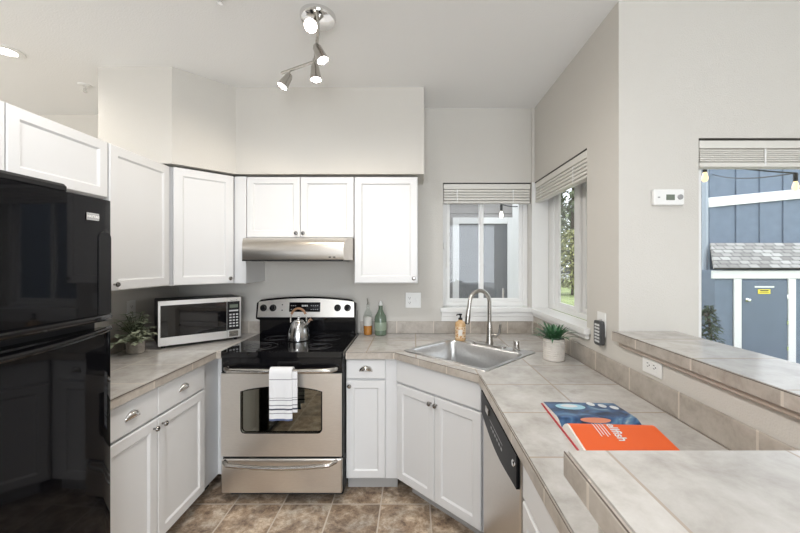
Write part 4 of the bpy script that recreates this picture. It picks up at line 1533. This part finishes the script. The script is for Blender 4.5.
downlight(lx, ly, 'round recessed ceiling light beyond the left wall cabinets')
for sx_, sy_, lb in ((-2.288, 2.49, 'ceiling sprinkler beside the recessed light above the left cabinets'), (-0.888, 1.64, 'ceiling sprinkler at the top edge left of the track light')):
    t = thing('sprinkler_head', lb, 'sprinkler', (sx_, sy_, ZC), 0, )
    MB().lathe([(0.040, 0), (0.038, -0.004), (0.014, -0.008), (0.013, -0.004)], (sx_, sy_, ZC - 0.0003), seg=20).build('escutcheon', white_m, t)
    b = MB()
    b.lathe([(0.008, -0.006), (0.007, -0.030), (0.0, -0.031)], (sx_, sy_, ZC), seg=10)
    b.tube([(sx_ - 0.009, sy_, ZC - 0.010), (sx_ - 0.011, sy_, ZC - 0.030), (sx_, sy_, ZC - 0.045), (sx_ + 0.011, sy_, ZC - 0.030), (sx_ + 0.009, sy_, ZC - 0.010)], 0.002, 6)
    b.lathe([(0.0, -0.043), (0.013, -0.044), (0.013, -0.047), (0, -0.047)], (sx_, sy_, ZC), seg=12)
    b.build('deflector', chrome_m, t)

# ------------------------------------------------------------------ outdoors
grass_m = mat('lawn_green', (0.30, 0.36, 0.12), 0.95, noise=0.6, nscale=3, bump=0.6, bscale=30)
o = MB().box(-6, 60, 3.12, 60, -0.25, -0.15).build('ground_lawn', grass_m)
o['kind'] = 'structure'
o = MB().box(-6, 3.2, 1.83, 5.2, -0.22, -0.13).build('ground_patio', mat('patio_concrete', (0.45, 0.44, 0.42), 0.9, noise=0.2, nscale=5))
o['kind'] = 'structure'
soil2 = mat('bark_mulch', (0.10, 0.065, 0.04), 0.95, noise=0.6, nscale=15, bump=0.8, bscale=40)
o = MB().box(3.3, 9.5, 4.85, 6.0, -0.20, -0.135).build('ground_mulch', soil2)
o['kind'] = 'structure'
o = MB().box(3.21, 60, -6, 3.12, -0.25, -0.15).build('ground_lawn', grass_m)
o['kind'] = 'structure'
blue_m = mat('blue_siding', (0.155, 0.195, 0.25), 0.8, noise=0.15, nscale=8, bump=0.3, bscale=40)
blued_m = mat('blue_door_paint', (0.12, 0.155, 0.205), 0.6, noise=0.12, nscale=5)
wtrim_m = mat('exterior_white_trim', (0.72, 0.72, 0.70), 0.6)
# blue building with battens
YW = 6.0
t = thing('neighbour_building', 'blue board-and-batten building wall beyond the patio door', 'building', (7, YW, -0.15))
MB().box(4.97, 11.0, YW, YW + 2.6, -0.15, 5.5).build('wall', blue_m, t)
for k in range(14):
    x = 5.04 + k * 0.395
    MB().box(x - 0.03, x + 0.03, YW - 0.02, YW - 0.0005, 1.6, 5.4, 0.003).build('batten', blue_m, t)
MB().box(4.95, 5.05, YW - 0.03, YW - 0.0005, -0.12, 5.4, 0.003).build('corner_board', blue_m, t)
Mx = Matrix.Translation((4.93, YW - 0.045, 2.40)) @ Matrix.Rotation(R(-5.5), 4, 'Y')
MB().box(0, 6.0, 0, 0.024, 0, 0.16, 0.004, Mx).build('trim_board', wtrim_m, t)
MB().tube([(4.86, YW - 0.05, 3.4), (4.86, YW - 0.05, 1.5), (4.80, YW - 0.08, 0.9), (4.78, YW - 0.08, 0.2)], 0.04, 10).build('downspout', mat('downspout_grey', (0.30, 0.34, 0.38), 0.5), t)
# shed
SHY = 5.55
shg, ntg, sb, N, L = nm('grey_shingles')
g = N.new('ShaderNodeTexCoord')
br = N.new('ShaderNodeTexBrick')
br.inputs['Scale'].default_value = 1
br.inputs['Brick Width'].default_value = 0.16
br.inputs['Row Height'].default_value = 0.09
br.inputs['Mortar Size'].default_value = 0.006
br.inputs['Color1'].default_value = (0.20, 0.19, 0.175, 1)
br.inputs['Color2'].default_value = (0.42, 0.41, 0.38, 1)
br.inputs['Mortar'].default_value = (0.05, 0.05, 0.05, 1)
L.new(g.outputs['Object'], br.inputs['Vector'])
L.new(br.outputs['Color'], sb.inputs['Base Color'])
sb.inputs['Roughness'].default_value = 0.9
t = thing('storage_shed', 'low blue shed with shingle roof and white trim outside the patio door', 'shed', (6, SHY, -0.15))
MB().box(4.68, 8.2, SHY, YW - 0.055, -0.12, 1.36).build('wall', blue_m, t)
o = thing('shed_pivot', None, None)
bpy.data.objects.remove(o)
rf = MB().prism([(0, 0), (3.8, 0), (3.8, 0.62), (0.33, 0.62)], 0, 0.03)
ro = rf.build('roof', shg, t)
rl = math.atan2(0.40, 0.46)
ro.data.transform(ROOTM[t.name].inverted().inverted())
ro.matrix_parent_inverse = Matrix.Identity(4)
ro.location = Vector((4.60, SHY - 0.07, 1.375)) - Vector((6, SHY, -0.15))
ro.rotation_euler = (rl, 0, 0)
MB().box(4.62, 8.25, SHY - 0.03, SHY - 0.0005, 1.23, 1.355, 0.004).build('fascia', wtrim_m, t)
for x in (5.02, 5.86):
    MB().box(x - 0.06, x + 0.06, SHY - 0.025, SHY - 0.0005, -0.12, 1.228, 0.004).build('trim_board', wtrim_m, t)
sd_ = MB().box(5.09, 5.79, SHY - 0.02, SHY - 0.0005, -0.06, 1.19, 0.003).build('door', blued_m, t)
MB().lathe([(0.03, 0), (0.03, 0.01), (0.014, 0.02), (0.022, 0.05), (0, 0.055)], (5.16, SHY - 0.02, 0.90), (0, -1, 0), 14).build('doorknob', chrome_m, sd_)
MB().box(5.28, 5.58, SHY - 0.026, SHY - 0.0205, 1.09, 1.115).build('door_label', wtrim_m, sd_)
sg = MB().box(5.33, 5.52, SHY - 0.026, SHY - 0.0205, 0.995, 1.065).build('sign', mat('yellow_sign', (0.80, 0.66, 0.05), 0.5), sd_)
b = MB()
b.box(5.36, 5.49, SHY - 0.0275, SHY - 0.0265, 1.035, 1.052)
b.box(5.35, 5.50, SHY - 0.0275, SHY - 0.0265, 1.012, 1.018)
b.build('sign_print', dark_m, sg)
for z in (0.15, 0.55, 0.95):
    MB().box(5.775, 5.80, SHY - 0.028, SHY - 0.019, z - 0.03, z + 0.03).build('hinge', chrome_m, sd_)
# distant house with lap siding
t = thing('neighbour_house', 'distant blue lap-sided house seen at the patio door edge', 'building', (7.6, 9, -0.15))
b = MB()
for k in range(30):
    z = -0.1 + k * 0.17
    M = Matrix.Translation((6.75, 9.0, z)) @ Matrix.Rotation(R(5), 4, 'X')
    b.box(0, 2.2, 0, 0.02, 0, 0.175, 0, M)
b.box(6.75, 8.95, 9.03, 11, -0.1, 5)
b.build('wall', blue_m, t)
wf = MB().box(6.98, 7.75, 8.94, 8.99, 1.3, 2.42, 0.005).build('window', wtrim_m, t)
MB().box(7.06, 7.67, 8.93, 8.945, 1.38, 2.25).build('pane', mat('brown_window_pane', (0.16, 0.12, 0.09), 0.1), wf)  # pane in one plain brown
# neighbour wall with white framed glass door behind the sink window
YN = 4.62
grey_side = mat('taupe_siding', (0.30, 0.285, 0.27), 0.8, noise=0.1, nscale=8)
t = thing('neighbour_annex', 'taupe wall with white framed glass door outside the sink window', 'building', (0.4, YN, -0.15))
b = MB()
b.box(-2.0, 1.38, YN, YN + 2.5, -0.15, 3.6)
for k in range(21):
    b.box(-2.0, 1.375, YN - 0.012, YN + 0.001, -0.1 + k * 0.17, 0.06 + k * 0.17, 0.003)
b.build('wall', grey_side, t)
MB().box(1.275, 1.40, YN - 0.03, YN - 0.013, -0.15, 3.5, 0.004).build('corner_board', wtrim_m, t)
b = MB()
b.box(0.505, 0.585, YN - 0.05, YN - 0.013, -0.12, 2.055, 0.004)
b.box(1.205, 1.272, YN - 0.05, YN - 0.013, -0.12, 2.055, 0.004)
b.box(0.585, 1.205, YN - 0.05, YN - 0.013, 1.975, 2.055, 0.004)
fr_ = b.build('door_frame', wtrim_m, t)
MB().box(0.586, 1.204, YN - 0.035, YN - 0.0135, -0.10, 1.974).build('door_glass', mat('grey_door_glass', (0.17, 0.175, 0.18), 0.08, spec=0.6), fr_)
MB().box(1.135, 1.16, YN - 0.05, YN - 0.0355, 0.95, 1.15, 0.003).build('door_handle', nickel_m, fr_)
# string lights
wire_m = mat('black_wire', (0.02, 0.02, 0.02), 0.6)
bulb_m = mat('warm_bulb', (0.75, 0.62, 0.42), 0.2, emit=(1.0, 0.70, 0.36), es=1.0)
bulbw_m = mat('clear_bulb', (0.9, 0.88, 0.82), 0.2, emit=(1.0, 0.92, 0.8), es=1.2)


def string_light(label, pts, bulbs, bm_):
    t = thing('string_light', label, 'string light', pts[0])
    P_ = []
    for i in range(len(pts) - 1):
        a, c = Vector(pts[i]), Vector(pts[i + 1])
        for k in range(12):
            u = k / 12
            P_.append(a.lerp(c, u) + Vector((0, 0, -0.03 * 4 * u * (1 - u) * (c - a).length / 2)))
    P_.append(Vector(pts[-1]))
    MB().tube(P_, 0.006, 6).build('wire', wire_m, t)
    for q in bulbs:
        q = Vector(q)
        s_ = MB().lathe([(0.014, 0), (0.016, -0.01), (0.016, -0.07), (0, -0.072)], q, seg=10).build('socket', wire_m, t)
        MB().lathe([(0.012, -0.07), (0.016, -0.085), (0.023, -0.11), (0.022, -0.13), (0.012, -0.146), (0, -0.148)], q, seg=12).build('bulb', bm_, s_)


string_light('outdoor string light bulb in front of the taupe neighbouring wall', [(0.425, 3.006, 2.16), (0.972, 3.95, 2.125), (1.335, 4.588, 2.20)], [(0.972, 3.95, 2.118)], bulbw_m)
string_light('outdoor string light with warm bulb just beyond the patio door', [(1.75, 1.828, 2.42), (2.325, 2.85, 2.275), (3.155, 2.95, 2.22), (5.0, 5.968, 2.95)], [(2.325, 2.85, 2.27), (3.155, 2.95, 2.22)], bulb_m)

# trees and shrubs -----------------------------------------------------------
bark_m = mat('bark', (0.10, 0.075, 0.055), 0.95, noise=0.5, nscale=20)


def shrub(name, label, x, y, z0, rx, h, nl, ls, m, trunk=0.12):
    t = thing(name, label, 'tree' if h > 4 else 'shrub', (x, y, z0))
    b = MB()
    b.tube([(x, y, z0), (x + 0.05, y, z0 + h * 0.5), (x, y, z0 + h * 0.92)], [trunk, trunk * 0.7, 0.02], 8)
    for k in range(14):
        a = k * 2.4
        zz_ = z0 + h * (0.2 + 0.7 * k / 14)
        b.tube([(x, y, zz_), (x + rx * 0.7 * math.cos(a), y + rx * 0.7 * math.sin(a), zz_ + h * 0.08)], [trunk * 0.3, 0.01], 5)
    b.build('branches', bark_m, t)
    b = MB()
    for i in range(nl):
        a = random.uniform(0, 2 * PI)
        u = random.random()
        if name == 'conifer_tree':
            rr = rx * (1 - u) * random.random() ** 0.5
        else:
            rr = rx * math.sin(PI * (0.15 + 0.8 * u)) * random.random() ** 0.4
        p = Vector((x + rr * math.cos(a), y + rr * math.sin(a), z0 + h * (0.12 + 0.88 * u)))
        d = Vector((math.cos(a), math.sin(a), random.uniform(-0.7, 0.4)))
        b.leaf(p, d, ls * random.uniform(0.7, 1.3), ls * 0.5, 0.3, n=2)
    b.build('foliage', m, t)


leaf_o = mat('olive_foliage', (0.34, 0.34, 0.13), 0.8, noise=0.6, nscale=2)
leaf_d = mat('fir_foliage', (0.16, 0.19, 0.10), 0.85, noise=0.6, nscale=1.5)
shrub('conifer_tree', 'tall dark fir tree seen through the narrow side window', 11.6, 26.0, -0.15, 2.6, 13.0, 1300, 0.5, leaf_d, 0.22)
shrub('garden_shrub', 'bushy olive green shrub on the lawn outside the side window', 8.0, 18.0, -0.15, 1.5, 3.3, 2200, 0.16, leaf_o, 0.07)
shrub('garden_shrub', 'dark low shrub beside the blue building at the patio door edge', 4.37, 5.3, -0.15, 0.15, 1.0, 500, 0.07, mat('dark_foliage', (0.05, 0.075, 0.035), 0.8, noise=0.6, nscale=10), 0.02)
shrub('conifer_tree', 'distant fir tree left of the tall fir outside the side window', 16.5, 42.0, -0.15, 3.5, 11.0, 2000, 0.8, leaf_d, 0.3)
# a parked car far across the lawn
t = thing('car', 'small white car parked beyond the lawn outside the side window', 'car', (12.6, 28.5, -0.15))
MB().box(10.6, 14.6, 27.7, 29.3, 0.12, 0.62, 0.12).build('body', mat('white_car_paint', (0.75, 0.76, 0.78), 0.2), t)
b = MB()
b.prism([(11.3, 0.60), (13.9, 0.60), (13.3, 1.12), (11.9, 1.12)], 27.85, 29.15, Matrix(((1, 0, 0, 0), (0, 0, 1, 0), (0, 1, 0, 0), (0, 0, 0, 1))))
b.build('cabin', mat('car_glass', (0.03, 0.035, 0.04), 0.08), t)
for x in (11.4, 13.8):
    for y in (27.72, 29.1):
        MB().lathe([(0.0, 0), (0.32, 0), (0.32, 0.18), (0, 0.18)], (x, y, 0.17), (0, 1, 0), 18).build('wheel', blackmat_m, t)
